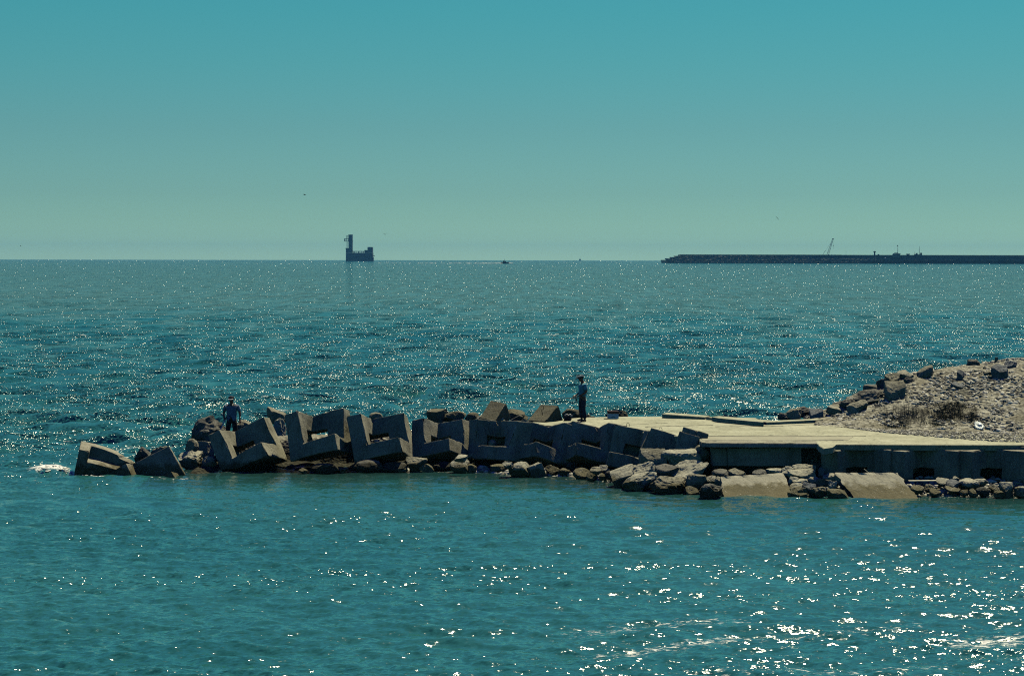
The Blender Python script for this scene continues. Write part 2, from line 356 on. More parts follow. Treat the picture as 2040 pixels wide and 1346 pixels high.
# ------------------------------------------------------------------ land under the mole and the hill
SHORE = [(-16.3, 70.3), (-15.5, 69.8), (-11.1, 69.4), (-10.2, 70.9), (-7.5, 70.7), (-2.1, 71.0), (-.3, 70.0), (1.4, 69.2), (2.8, 68.1),
         (3.8, 66.2), (4.9, 65.0), (6.7, 64.0), (9.2, 63.7), (10.9, 63.5), (13, 63.6), (15.9, 63.3), (22, 63.0), (60, 62)]
PLAT_Z = 1.5
def hill_h(X):
    return np.interp(X, [10.6, 11.8, 12.4, 13.5, 14.6, 16.5, 19.4, 24, 60], [0, .12, .36, .98, 1.52, 1.80, 2.22, 2.6, 3.2])
def ground_z(X, Y):
    ys = np.interp(X, [p[0] for p in SHORE], [p[1] for p in SHORE])
    yb = np.interp(X, [-17, -15.5, -12, -7, 0, 6, 12, 15, 20, 60], [70.6, 72.2, 75.5, 77.5, 79, 80.5, 80.5, 83, 86, 92])
    top = np.interp(X, [-17, -15, -11.5, -10, -8, 1, 4.5, 6, 60], [-.9, -.25, .0, .75, 1.0, 1.15, 1.2, 1.27, 1.27])
    rise = np.interp(X, [-17, 4, 8, 60], [1.5, 1.1, .32, .30])
    t = Y - ys
    zl = np.interp(t, [0, .7, 2.3, 2.9], [-.18, .06, .2, 1.2])
    zr = np.interp(t, [0, 1.2, 2.6, 3.4, 4.2], [-.15, .15, .40, .9, 1.3])
    k = np.clip((X - 4) / 2, 0, 1)
    z = np.minimum(zl * (1 - k) + zr * k, (yb - Y) * .62 - .2)
    z = np.minimum(z, top)
    yw = np.interp(X, [-11, -9, 0, 1.7, 2.7, 3.8, 4.9, 6.1, 6.6, 7.2, 60], [72.8, 72.8, 72.8, 72.6, 72.2, 71.9, 70.8, 69.4, 67.4, 67.0, 67.0])
    z = np.where((X < 6.8), np.minimum(z, .18 + np.clip(Y - yw, 0, 9) * 3), z)
    z = np.maximum(z, -1.8)
    # rubble foot in front of the right hand wall
    foot = np.interp(X, [11.8, 13, 16, 19, 60], [72.6, 71.4, 70.3, 69.8, 69])
    crest = np.interp(X, [10.6, 14, 20, 60], [76.6, 77, 77.6, 78])
    t = np.clip((Y - foot) / (crest - foot), 0, 1); t = t * t * (3 - 2 * t) * .45 + t * .55
    back = np.clip((yb + 1.5 - Y) / (yb + 1.5 - crest), 0, 1)
    hz = 1.47 + hill_h(X) * np.minimum(t, np.sqrt(back) * 1.0)
    hz = np.where(back < 1, hz - (1 - back) * 1.9, hz)
    on = (X > 10.6) & (Y > foot - .3)
    return np.where(on, np.maximum(z, hz), z)
def gz(x, y):
    return float(ground_z(np.array([x]), np.array([y]))[0])
def build_ground():
    x = np.concatenate([np.arange(-18, 21, .09), np.arange(21, 60, .6)]); y = np.arange(61.5, 93, .09)
    Y, X = np.meshgrid(y, x, indexing='ij')
    Z = ground_z(X, Y)
    n = .12 * nfbm(X * 1.3, Y * 1.3, 5, 3)
    hill = (X > 11.3) & (Z > 1.46)
    Z = Z + np.where(hill, n * .55 + .05, n * 1.0 - .05)
    Z = np.where((Y > 66) & (Z > 1.2) & ~hill, 1.2, Z)
    m, nt, b = new_mat('rubble_earth')
    g = nt.nodes.new('ShaderNodeNewGeometry')
    v = nt.nodes.new('ShaderNodeTexVoronoi'); v.inputs['Scale'].default_value = 9; nt.links.new(g.outputs['Position'], v.inputs['Vector'])
    c = ramp(nt, v.outputs['Color'], [(.2, (.15, .145, .12)), (.5, (.31, .30, .24)), (.9, (.47, .46, .38))])
    big = noise_node(nt, .8, 4, .6, g.outputs['Position'])
    c = mixc(nt, c, (.5, .48, .42), ramp(nt, big.outputs[0], [(.4, 0.0), (.65, .8)]), 'MULTIPLY')
    sz = nt.nodes.new('ShaderNodeSeparateXYZ'); nt.links.new(g.outputs['Position'], sz.inputs[0])      # wet weedy stones at the foot; shade under the blocks painted in too
    c = mixc(nt, c, (.16, .16, .14), ramp(nt, sz.outputs['Z'], [(.45, 1.0), (.75, 0.0)]), 'MULTIPLY')
    nt.links.new(c, b.inputs['Base Color']); b.inputs['Roughness'].default_value = .95; b.inputs['Specular IOR Level'].default_value = .1
    bp = nt.nodes.new('ShaderNodeBump'); bp.inputs['Strength'].default_value = .8; bp.inputs['Distance'].default_value = .06
    nt.links.new(v.outputs['Distance'], bp.inputs['Height']); nt.links.new(bp.outputs[0], b.inputs['Normal'])
    o = grid_mesh('ground', X, Y, Z, m, smooth=False); tag(o, kind='structure')
    # sea bed
    bm = bmesh.new(); vs = [bm.verts.new(p) for p in ((-300, 5, -3.2), (300, 5, -3.2), (300, 400, -3.2), (-300, 400, -3.2))]; bm.faces.new(vs)
    tag(from_bm('seabed', bm, plain('seabed_silt', (.05, .06, .05))), kind='structure')
build_ground()

# ------------------------------------------------------------------ concrete deck of the mole
def slab_poly(name, outline, z_top, thick, mat, step=.35, jag=.05, und=.0, parent=None, seed=1):
    """flat slab with broken edges: outline resampled and jittered, top slightly uneven"""
    pts = []
    n = len(outline)
    for i in range(n):
        a = Vector(outline[i]); b = Vector(outline[(i + 1) % n]); L = (b - a).length; k = max(1, int(L / step))
        for j in range(k):
            p = a.lerp(b, j / k); q = Vector((p.x * 1.7, p.y * 1.7, seed))
            d = (b - a).normalized(); nrm = Vector((d.y, -d.x))
            pts.append(p + nrm * (fbm(q) * jag * (0 if j == 0 and jag < .03 else 1)))
    bm = bmesh.new()
    tz = lambda p: z_top(p.x, p.y) if callable(z_top) else z_top
    ins = .02
    top = [bm.verts.new((p.x, p.y, tz(p) - ins)) for p in pts]
    c = sum(pts, Vector((0, 0))) / len(pts)
    rim = [bm.verts.new((p.x + (c.x - p.x) * .0015, p.y + .018 * (1 if p.y < c.y else -1), tz(p))) for p in pts]
    bot = [bm.verts.new((p.x, p.y + (.05 if p.y < c.y else 0), tz(p) - thick)) for p in pts]
    k = len(pts)
    for i in range(k):
        j = (i + 1) % k
        bm.faces.new((bot[i], bot[j], top[j], top[i])); bm.faces.new((top[i], top[j], rim[j], rim[i]))
    bm.faces.new(rim); bm.faces.new(bot[::-1])
    bmesh.ops.triangulate(bm, faces=[f for f in bm.faces if len(f.verts) > 4])
    bmesh.ops.recalc_face_normals(bm, faces=bm.faces)
    return from_bm(name, bm, mat, parent)

def xy(px, py, z=PLAT_Z):
    v = on_z(px, py, z); return (v.x, v.y)
deck = empty('pier_deck', (5, 70, PLAT_Z), label='pale sunlit concrete deck running along the top of the mole', cat='pier deck')
def dk(o): o.parent = deck; o.matrix_parent_inverse = Matrix.Translation((-5, -70, -PLAT_Z)); return o
main_out = [xy(940, 843), xy(1040, 838), xy(1085, 837), xy(1160, 831), xy(1240, 829.5), xy(1320, 829), xy(1400, 833), xy(1520, 840), xy(1640, 833), (24, 77), (40, 77),
            (40, 65.7), xy(2018, 886), xy(1830, 885.5), xy(1667, 884.5), xy(1656, 891), xy(1642, 893), xy(1632, 887), xy(1625, 881.5), xy(1500, 880.5), xy(1420, 880), xy(1398, 876),
            xy(1388, 872), (5.3, 69.2), (3.6, 71.6), (1.6, 72.7), (-1.2, 73.2)]
dk(slab_poly('deck_slab', main_out, PLAT_Z, .20, M_deck, jag=.06, seed=2))
# the long kerb-like strip with joints, a hair above the deck
dk(slab_poly('joint_strip', [xy(1392, 869.5), xy(1560, 868.5), xy(1700, 870), xy(1690, 876.5), xy(1560, 877.3), xy(1400, 876.5)], PLAT_Z + .012, .03,
             concrete('strip_concrete', (.37, .36, .27), (.32, .31, .23), streak=False, wet=False, pit=8, pitdark=.85, bump=.1), jag=.02, seed=3))
# dark open cracks: thin recess-like strips of dark filler
M_crack = plain('joint_dirt', (.05, .048, .04), .95)
def crack(p0, p1, w, seed, wob=.08, n=26, name='joint_gap'):
    bm = bmesh.new(); a = Vector(xy(*p0)); b = Vector(xy(*p1)); L = []
    for i in range(n + 1):
        p = a.lerp(b, i / n); o = fbm(Vector((i * .35, seed, 0))) * wob; ww = w * (.35 + .9 * abs(fbm(Vector((i * .6, seed, 5)))))
        L.append((p.x, p.y + o, ww))
    for i in range(n):
        x0, y0, w0 = L[i]; x1, y1, w1 = L[i + 1]
        vs = [bm.verts.new(v) for v in ((x0, y0 - w0, PLAT_Z + .004), (x1, y1 - w1, PLAT_Z + .004), (x1, y1 + w1, PLAT_Z + .004), (x0, y0 + w0, PLAT_Z + .004))]
        bm.faces.new(vs)
    return dk(from_bm(name, bm, M_crack))
crack((1391, 868.7), (1590, 867.6), .24, 1, .03); crack((1590, 868), (1725, 868.4), .10, 8, .03)
crack((1405, 878.2), (1560, 878.2), .12, 2, .03); crack((1580, 877.8), (1680, 876.9), .09, 11, .02)
crack((1285, 850), (1420, 846.5), .11, 3, .15); crack((1425, 849.5), (1560, 848.5), .13, 4, .12)
crack((1250, 846), (1330, 842), .08, 12, .15); crack((1560, 848), (1690, 842), .07, 13, .1)

def thick_plank(name, corners, zt, th, mat, label, cat, group=None, seed=5, jag=.03):
    o = slab_poly(name, [(c[0], c[1]) for c in corners], zt, th, mat, jag=jag, seed=seed)
    return tag(o, label, cat, group)
def line_beam(name, a, b, w, th, mat, label, cat, group=None, seed=1):
    """beam whose top front edge runs from a to b (world points)"""
    a = Vector(a); b = Vector(b); d = (b - a); d2 = Vector((d.x, d.y)).normalized(); nrm = Vector((-d2.y, d2.x))
    L = d.xy.length
    zf = lambda x, y: a.z + (b.z - a.z) * max(0, min(1, (Vector((x, y)) - a.xy).dot(d2) / L))
    out = [a.xy, b.xy, b.xy + nrm * w, a.xy + nrm * w]
    return tag(slab_poly(name, out, zf, th, mat, step=.3, jag=.03, seed=seed), label, cat, group)
KG = 'kerb slabs along the back edge of the deck'
line_beam('kerb_slab', at_y(1319, 824, 76.2), at_y(1404, 830.5, 75.6), .75, .22, M_deck, 'left kerb slab on the back deck edge, its near face dark', 'kerb slab', KG, 1)
line_beam('kerb_slab', at_y(1407, 831, 75.5), at_y(1523, 841, 73.9), .9, .22, M_deck, 'middle kerb slab on the back deck edge, tilted down to the right', 'kerb slab', KG, 2)
line_beam('kerb_slab', at_y(1527, 840.5, 73.2), at_y(1640, 835.5, 74.3), .5, .2, M_deck, 'right kerb slab on the back deck edge, ending at the gravel hill', 'kerb slab', KG, 3)
tag(slab_poly('broken_slab', [xy(1418, 832, 1.62), xy(1505, 834, 1.62), xy(1522, 843, 1.62), xy(1430, 834.5, 1.62)], 1.66, .15, M_deck, jag=.05, seed=14),
    'broken pale slab tilted behind the middle kerb slab', 'concrete slab')

# ------------------------------------------------------------------ hollow armour blocks
BLOCK_DIMS = [0.575, 0.992, 1.803, 1.55, 0.512, 0.725]
BLOCKS = [
([-10.313, 70.782, -0.123], [-0.2148, -0.4021, -0.2654], [[0.0, 0.0, 1.55, -0.028, -0.01, 0.016], [0.575, 0.0, 1.55, -0.119, -0.034, 0.022], [0.575, 0.992, 1.55, 0.003, 0.007, -0.027], [1.803, 0.992, 1.55, 0.024, 0.001, 0.022], [0.575, 0.0, 0.512, -0.034, 0.015, -0.099], [1.803, 0.0, 0.512, -0.009, -0.005, 0.01], [1.803, 0.0, 0.0, 0.064, 0.022, -0.03], [0.0, 0.0, 0.0, -0.01, -0.043, 0.173], [1.803, 1.717, 0.0, 0.049, 0.041, -0.125], [1.803, 1.717, 1.55, -0.04, -0.03, 0.088], [1.803, 0.992, 0.512, 0.1, 0.036, -0.051]]),
([-7.929, 71.117, 0.436], [-0.1873, -0.1863, -0.3182], [[0.0, 0.0, 1.55, -0.02, -0.017, 0.056], [0.575, 0.0, 1.55, -0.052, -0.036, 0.106], [0.575, 0.992, 1.55, 0.064, 0.028, -0.039], [1.803, 0.992, 1.55, 0.074, 0.017, 0.034], [0.575, 0.0, 0.512, -0.002, 0.008, -0.049], [1.803, 0.0, 0.512, 0.031, -0.004, 0.075], [1.803, 0.0, 0.0, 0.06, 0.025, -0.033], [0.0, 0.0, 0.0, -0.037, 0.01, -0.12], [1.803, 1.717, 1.55, 0.005, -0.004, 0.034], [1.803, 0.992, 0.512, -0.047, -0.009, -0.03], [1.803, 0.992, 0.0, -0.078, -0.019, -0.034]]),
([-5.661, 71.038, 0.371], [-0.2514, -0.1848, -0.213], [[0.0, 0.0, 1.55, -0.05, -0.033, 0.097], [0.575, 0.0, 1.55, -0.061, -0.035, 0.096], [0.575, 0.992, 1.55, 0.038, -0.0, 0.034], [1.803, 0.992, 1.55, 0.018, -0.004, 0.032], [0.575, 0.0, 0.512, 0.007, 0.003, -0.008], [1.803, 0.0, 0.512, -0.007, -0.01, 0.036], [1.803, 0.0, 0.0, 0.033, 0.014, -0.029], [0.0, 0.0, 0.0, 0.004, 0.028, -0.114], [1.803, 1.717, 1.55, -0.037, 0.003, -0.043], [1.803, 0.992, 0.512, 0.047, 0.016, -0.028], [1.803, 0.992, 0.0, 0.009, 0.019, -0.074]]),
([-3.716, 72.309, 0.271], [-0.3977, -0.1452, -0.6018], [[0.0, 0.0, 1.55, 0.058, 0.047, -0.013], [0.575, 0.0, 1.55, 0.031, 0.04, -0.037], [0.575, 0.992, 1.55, -0.018, -0.021, 0.019], [1.803, 0.992, 1.55, -0.114, -0.052, -0.058], [0.575, 0.0, 0.512, 0.075, 0.043, 0.018], [1.803, 0.0, 0.512, -0.025, -0.002, -0.032], [1.803, 0.0, 0.0, 0.01, 0.009, -0.004], [0.0, 0.0, 0.0, 0.075, 0.029, 0.048], [1.803, 0.992, 0.512, -0.055, -0.04, 0.003], [1.803, 0.992, 0.0, -0.038, -0.053, 0.056]]),
([-1.696, 72.367, 0.263], [-0.2238, -0.0121, -1.115], [[0.0, 0.0, 1.55, -0.018, -0.019, -0.059], [0.575, 0.0, 1.55, 0.017, 0.052, -0.051], [0.575, 0.992, 1.55, -0.032, -0.065, -0.006], [1.803, 0.992, 1.55, 0.015, 0.043, -0.036], [0.575, 0.0, 0.512, 0.054, 0.109, 0.01], [1.803, 0.0, 0.512, 0.025, 0.063, -0.032], [1.803, 0.992, 0.512, -0.06, -0.137, 0.035], [0.0, 0.0, 0.0, 0.02, 0.009, 0.097], [1.803, 0.992, 0.0, -0.02, -0.057, 0.041]]),
([-0.072, 71.829, 0.247], [-0.4052, -0.0316, -1.0687], [[0.0, 0.0, 1.55, -0.023, 0.017, -0.091], [0.575, 0.0, 1.55, -0.02, -0.045, 0.008], [0.575, 0.992, 1.55, 0.011, 0.015, 0.009], [1.803, 0.992, 1.55, -0.01, -0.007, -0.02], [0.575, 0.0, 0.512, 0.042, 0.024, 0.086], [1.803, 0.0, 0.512, -0.013, -0.044, 0.025], [1.803, 0.992, 0.512, -0.047, -0.073, -0.03], [1.803, 0.0, 0.0, 0.019, 0.045, -0.009], [0.0, 0.0, 0.0, 0.021, -0.0, 0.061], [1.803, 0.992, 0.0, 0.021, 0.069, -0.038]]),
([1.74, 71.445, 0.216], [-0.3985, -0.0543, -1.298], [[0.0, 0.0, 1.55, -0.028, -0.026, -0.073], [0.575, 0.0, 1.55, -0.006, -0.007, -0.016], [0.575, 0.992, 1.55, 0.001, 0.023, -0.016], [1.803, 0.992, 1.55, -0.02, -0.006, -0.061], [0.575, 0.0, 0.512, 0.013, -0.017, 0.057], [1.803, 0.0, 0.512, -0.022, -0.079, -0.01], [1.803, 0.992, 0.512, -0.01, -0.033, -0.008], [1.803, 0.0, 0.0, 0.009, -0.001, 0.029], [0.0, 0.0, 0.0, 0.036, 0.022, 0.104], [1.803, 0.992, 0.0, 0.027, 0.124, -0.007]]),
([3.284, 70.544, 0.233], [-0.3094, 0.0942, -1.5529], [[0.575, 0.0, 1.55, -0.003, -0.033, -0.028], [0.575, 0.992, 1.55, 0.002, 0.021, 0.025], [1.803, 0.992, 1.55, -0.003, 0.096, -0.026], [1.803, 0.0, 0.512, -0.004, -0.051, -0.042], [1.803, 0.992, 0.512, -0.001, -0.011, -0.007], [1.803, 0.0, 0.0, -0.003, -0.042, -0.03], [1.803, 0.992, 0.0, 0.011, 0.019, 0.108]]),
([4.412, 69.16, 0.189], [-0.4112, 0.0627, -1.6509], [[0.575, 0.0, 1.55, 0.001, -0.011, -0.002], [0.575, 0.992, 1.55, -0.002, 0.012, -0.001], [1.803, 0.0, 0.512, 0.009, -0.002, 0.055], [1.803, 0.0, 0.0, -0.009, 0.002, -0.052]])
]

def hollow_block(dims, loc, rotvec, offs, label, chip=1.0, seed=0, group='hollow concrete armour blocks along the mole', hole=(.5, .42, .45), solid=False):
    a, b, U, H, h, t = dims
    us = [0, .35 * a, a, a + hole[2] * (U - a), U]; vs = [0, hole[0] * b, b, b + t]; ws = [0, h, h + hole[1] * (H - h), H]
    def filled(i, j, k):
        if not (0 <= i < 4 and 0 <= j < 3 and 0 <= k < 3): return False
        if k >= 1 and i >= 2 and j < 2: return False
        if solid: return True
        if k == 1 and i in (1, 2) and j >= 1: return False
        return True
    # smooth outline correction so each block keeps its own battered shape
    cs = [(Vector(o[:3]), Vector(o[3:])) for o in offs]
    def warp(p):
        if not cs: return p
        W = 0; s = Vector((0, 0, 0))
        for q, d in cs:
            w = 1 / ((p - q).length_squared + .003); W += w; s += d * w
        return p + s / W
    bm = bmesh.new(); V = {}
    def gv(i, j, k):
        if (i, j, k) not in V: V[(i, j, k)] = bm.verts.new(Vector((us[i], vs[j], ws[k])))
        return V[(i, j, k)]
    for i in range(4):
        for j in range(3):
            for k in range(3):
                if not filled(i, j, k): continue
                for (di, dj, dk_), fc in (((1, 0, 0), ((1, 0, 0), (1, 1, 0), (1, 1, 1), (1, 0, 1))), ((-1, 0, 0), ((0, 0, 0), (0, 0, 1), (0, 1, 1), (0, 1, 0))),
                                          ((0, 1, 0), ((0, 1, 0), (0, 1, 1), (1, 1, 1), (1, 1, 0))), ((0, -1, 0), ((0, 0, 0), (1, 0, 0), (1, 0, 1), (0, 0, 1))),
                                          ((0, 0, 1), ((0, 0, 1), (1, 0, 1), (1, 1, 1), (0, 1, 1))), ((0, 0, -1), ((0, 0, 0), (0, 1, 0), (1, 1, 0), (1, 0, 0)))):
                    if not filled(i + di, j + dj, k + dk_):
                        bm.faces.new([gv(i + x, j + y, k + z) for x, y, z in fc])
    bmesh.ops.dissolve_limit(bm, angle_limit=R(2), verts=bm.verts, edges=bm.edges)
    sharp = [e for e in bm.edges if e.is_manifold and e.calc_face_angle(0) > .5]
    bmesh.ops.bevel(bm, geom=sharp, offset=.035, segments=2, profile=.6, affect='EDGES')
    bmesh.ops.triangulate(bm, faces=bm.faces)
    for _ in range(5):
        long = [e for e in bm.edges if e.calc_length() > .20]
        if not long: break
        bmesh.ops.subdivide_edges(bm, edges=long, cuts=1)
        bmesh.ops.triangulate(bm, faces=[f for f in bm.faces if len(f.verts) > 3])
    bm.normal_update()
    edge_v = set()
    for v in bm.verts:
        n = v.normal.copy(); p = v.co + Vector((seed * 7.3, seed * 3.1, 0))
        dev = max((1 - f.normal.dot(n)) for f in v.link_faces) if v.link_faces else 0
        amt = .010 * fbm(p * 3, 3)
        if dev > .04:
            c = mnoise.noise(p * 3.7); amt -= max(0, c - .05) * .16 * chip
        v.co += n * amt
    for v in bm.verts: v.co = warp(v.co)
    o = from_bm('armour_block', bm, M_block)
    o.location = loc
    rv = Vector(rotvec); o.rotation_mode = 'QUATERNION'; o.rotation_quaternion = Quaternion(rv.normalized(), rv.length) if rv.length > 0 else Quaternion()
    for p in o.data.polygons: p.use_smooth = False
    return tag(o, label, 'concrete block', group)
BLK_LABELS = ['hollow block tipped far to the left, man in a visor standing just behind it',
              'hollow block right of the most tipped one, tallest rim of the row',
              'hollow block third from the open sea end, pale chipped spots on its upper left column',
              'hollow block with a lit inner face, in front of the low brown rocks',
              'square-on hollow block with a pale stone lying in its opening',
              'hollow block in shade in front of the large weathered cube at the right',
              'hollow block in shade just under the standing angler in a flat cap',
              'hollow block with a lifting ring on top and a wide square opening',
              'hollow block leaning right with a thin sunlit left edge']
for i, ((T, q, offs), lb) in enumerate(zip(BLOCKS, BLK_LABELS)):
    hollow_block(BLOCK_DIMS, T, q, offs, lb, chip=1.7 + 1.2 * random.random(), seed=i + 1)
def euler_rv(yaw, tx=0, ty=0):
    qn = Matrix.Rotation(yaw, 3, 'Z') @ Matrix.Rotation(tx, 3, 'X') @ Matrix.Rotation(ty, 3, 'Y')
    qq = qn.to_quaternion(); ax, an = qq.to_axis_angle(); return tuple(ax * an)
# last block of the leaning row, mostly buried
v9 = BLOCKS[8][1]
hollow_block([.4, .5, .5, .95, .4, .4], at_y(1345, 905, 68.0) , v9, [], 'small end block of the leaning row beside the start of the long beam', seed=12)
# leftmost block, awash
hollow_block([.36, .75, 2.1, 1.62, 1.22, .5], (-15.5, 69.75, -.66), euler_rv(.12, .16, .20), [[2.1, .75, 1.62, -.8, 0, -.22], [2.1, 1.25, 1.62, -.8, 0, -.22], [0, 0, 1.62, 0, 0, 0], [.36, .75, 1.62, 0, 0, 0], [2.1, 0, 1.22, 0, 0, -.1], [0, 0, 1.22, 0, 0, 0], [0, 0, 0, 0, 0, 0], [2.1, 0, 0, 0, 0, 0], [2.1, 1.25, 1.22, 0, 0, -.1], [2.1, .75, 1.22, 0, 0, -.1], [.36, 0, 1.62, 0, 0, 0], [.36, 0, 1.22, 0, 0, 0]], 'low hollow block awash at the far left tip of the mole', seed=13, solid=True)
# upright blocks of the retaining wall on the right
for i, (px, yaw, lb) in enumerate([(1702, -.67, 'upright wall block right of the rubble gap, behind the right leaning slab'),
                                   (1836, -.72, 'upright wall block with a dark square opening, second from the rubble gap'),
                                   (1969, -.74, 'upright wall block at the right edge of the picture'),
                                   (2104, -.70, 'upright wall block just beyond the right edge')]):
    rm = Matrix.Rotation(yaw, 3, 'Z'); dm = [.62, 1.08, 1.95, 1.80, .62, .5]
    C = at_y(px, 894 if i else 893, 66.2 - .2 * i)
    T = C - rm @ Vector((dm[0], dm[1], 0)); T.z = C.z - dm[3]
    hollow_block(dm, T, euler_rv(yaw, R(1), R(-.5 + .5 * i)), [], lb, chip=.6, seed=20 + i, group='upright hollow blocks in the right retaining wall', hole=(.55, .46, .36))

# ------------------------------------------------------------------ solid concrete shapes
def cuboid(name, corner, ex, ey, ez, mat, label, cat, group=None, seed=0, chip=1.0, bev=.03, mx_len=.16):
    """box from a corner and three edge vectors, edges chipped"""
    corner = Vector(corner); E = [Vector(ex), Vector(ey), Vector(ez)]
    c = corner + (E[0] + E[1] + E[2]) / 2
    bm = bmesh.new(); V = {}
    for i in (0, 1):
        for j in (0, 1):
            for k in (0, 1): V[i, j, k] = bm.verts.new(corner + E[0] * i + E[1] * j + E[2] * k - c)
    for f in (((0,0,0),(0,0,1),(0,1,1),(0,1,0)), ((1,0,0),(1,1,0),(1,1,1),(1,0,1)), ((0,0,0),(1,0,0),(1,0,1),(0,0,1)),
              ((0,1,0),(0,1,1),(1,1,1),(1,1,0)), ((0,0,0),(0,1,0),(1,1,0),(1,0,0)), ((0,0,1),(1,0,1),(1,1,1),(0,1,1))):
        bm.faces.new([V[x] for x in f])
    bmesh.ops.recalc_face_normals(bm, faces=bm.faces)
    bmesh.ops.bevel(bm, geom=bm.edges[:], offset=bev, segments=2, profile=.6, affect='EDGES')
    bmesh.ops.triangulate(bm, faces=bm.faces)
    for _ in range(5):
        long = [e for e in bm.edges if e.calc_length() > mx_len]
        if not long: break
        bmesh.ops.subdivide_edges(bm, edges=long, cuts=1); bmesh.ops.triangulate(bm, faces=[f for f in bm.faces if len(f.verts) > 3])
    bm.normal_update()
    for v in bm.verts:
        n = v.normal.copy(); p = v.co + Vector((seed * 5.3, seed * 2.1, seed))
        dev = max((1 - f.normal.dot(n)) for f in v.link_faces)
        amt = .012 * fbm(p * 3.5, 3)
        if dev > .04: amt -= max(0, mnoise.noise(p * 4) - .0) * .16 * chip
        v.co += n * amt
    o = from_bm(name, bm, mat); o.location = c
    return tag(o, label, cat, group)
def facing_box(name, p_tl, p_tr, p_bl, y, depth_v, mat, label, cat, seed=0, chip=1.0, y2=None):
    """box whose visible front face has these three picture corners (top left, top right, bottom left) at distance y"""
    a = at_y(*p_tl, y); b = at_y(*p_tr, y if y2 is None else y2); c = at_y(*p_bl, y - .05)
    return cuboid(name, c, b - a, Vector(depth_v), a - c, mat, label, cat, seed=seed, chip=chip)
# long beam of the wall, two lengths with a seam
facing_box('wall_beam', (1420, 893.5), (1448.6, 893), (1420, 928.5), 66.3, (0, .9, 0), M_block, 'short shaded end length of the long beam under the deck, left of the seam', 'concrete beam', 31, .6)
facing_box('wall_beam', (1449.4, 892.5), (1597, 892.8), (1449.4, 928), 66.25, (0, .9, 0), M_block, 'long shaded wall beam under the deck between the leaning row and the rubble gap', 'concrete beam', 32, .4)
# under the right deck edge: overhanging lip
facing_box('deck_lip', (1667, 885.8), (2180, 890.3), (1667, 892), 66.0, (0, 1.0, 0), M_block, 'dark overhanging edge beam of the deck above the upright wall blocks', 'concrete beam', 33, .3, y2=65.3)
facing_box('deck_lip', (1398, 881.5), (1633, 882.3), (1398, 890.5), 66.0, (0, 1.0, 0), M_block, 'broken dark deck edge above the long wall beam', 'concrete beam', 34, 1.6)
facing_box('wall_core', (1590, 884), (1655, 884), (1590, 935), 67.0, (0, .8, 0), M_rockd, 'rough dark wall exposed in the gap between beam and upright blocks', 'wall', 35, 2.0)
# leaning slabs at the foot of the wall
def lean_slab(tl, ztl, tr, ztr, bl, br, th, label, seed):
    A = on_z(*tl, ztl); B = on_z(*tr, ztr); C = on_z(*bl, -.02); D = on_z(*br, -.02)
    C = C + (C - A) * .25; D = D + (D - B) * .25
    bm = bmesh.new(); N = 26; Mn = 16; g = []
    nrm = (B - A).cross(C - A).normalized(); nrm = -nrm if nrm.z < 0 else nrm
    for i in range(N + 1):
        row = []
        for j in range(Mn + 1):
            u = i / N; v = j / Mn
            p = A.lerp(B, u).lerp(C.lerp(D, u), v)
            p += Vector((fbm(Vector((v * 4, seed, 0))) * .10 * (u > .99 or u < .01), fbm(Vector((u * 6, seed, 3))) * .10 * (v < .01), 0))
            p += nrm * (.012 * fbm(Vector((u * 9, v * 7, seed))) + .05 * math.sin(v * math.pi) * -1)
            row.append(bm.verts.new(p))
        g.append(row)
    lo = [[bm.verts.new(v.co - nrm * th + Vector((0, .02, 0))) for v in row] for row in g]
    for i in range(N):
        for j in range(Mn):
            bm.faces.new((g[i][j], g[i][j + 1], g[i + 1][j + 1], g[i + 1][j])); bm.faces.new((lo[i][j], lo[i + 1][j], lo[i + 1][j + 1], lo[i][j + 1]))
    for i in range(N):
        bm.faces.new((g[i][0], g[i + 1][0], lo[i + 1][0], lo[i][0])); bm.faces.new((g[i][Mn], lo[i][Mn], lo[i + 1][Mn], g[i + 1][Mn]))
    for j in range(Mn):
        bm.faces.new((g[0][j], lo[0][j], lo[0][j + 1], g[0][j + 1])); bm.faces.new((g[N][j], g[N][j + 1], lo[N][j + 1], lo[N][j]))
    bmesh.ops.recalc_face_normals(bm, faces=bm.faces)
    return tag(from_bm('fallen_slab', bm, M_slab), label, 'concrete slab', 'fallen slabs sloping into the water')
lean_slab((1437, 949), .56, (1561, 941.5), .62, (1443, 993.5), (1588, 989.5), .25, 'left fallen slab sloping into the water in front of the long beam', 3)
lean_slab((1664, 941), .68, (1789, 941), .68, (1705, 993), (1833, 994), .28, 'right fallen slab with a thick dark left edge, sloping into the water', 8)

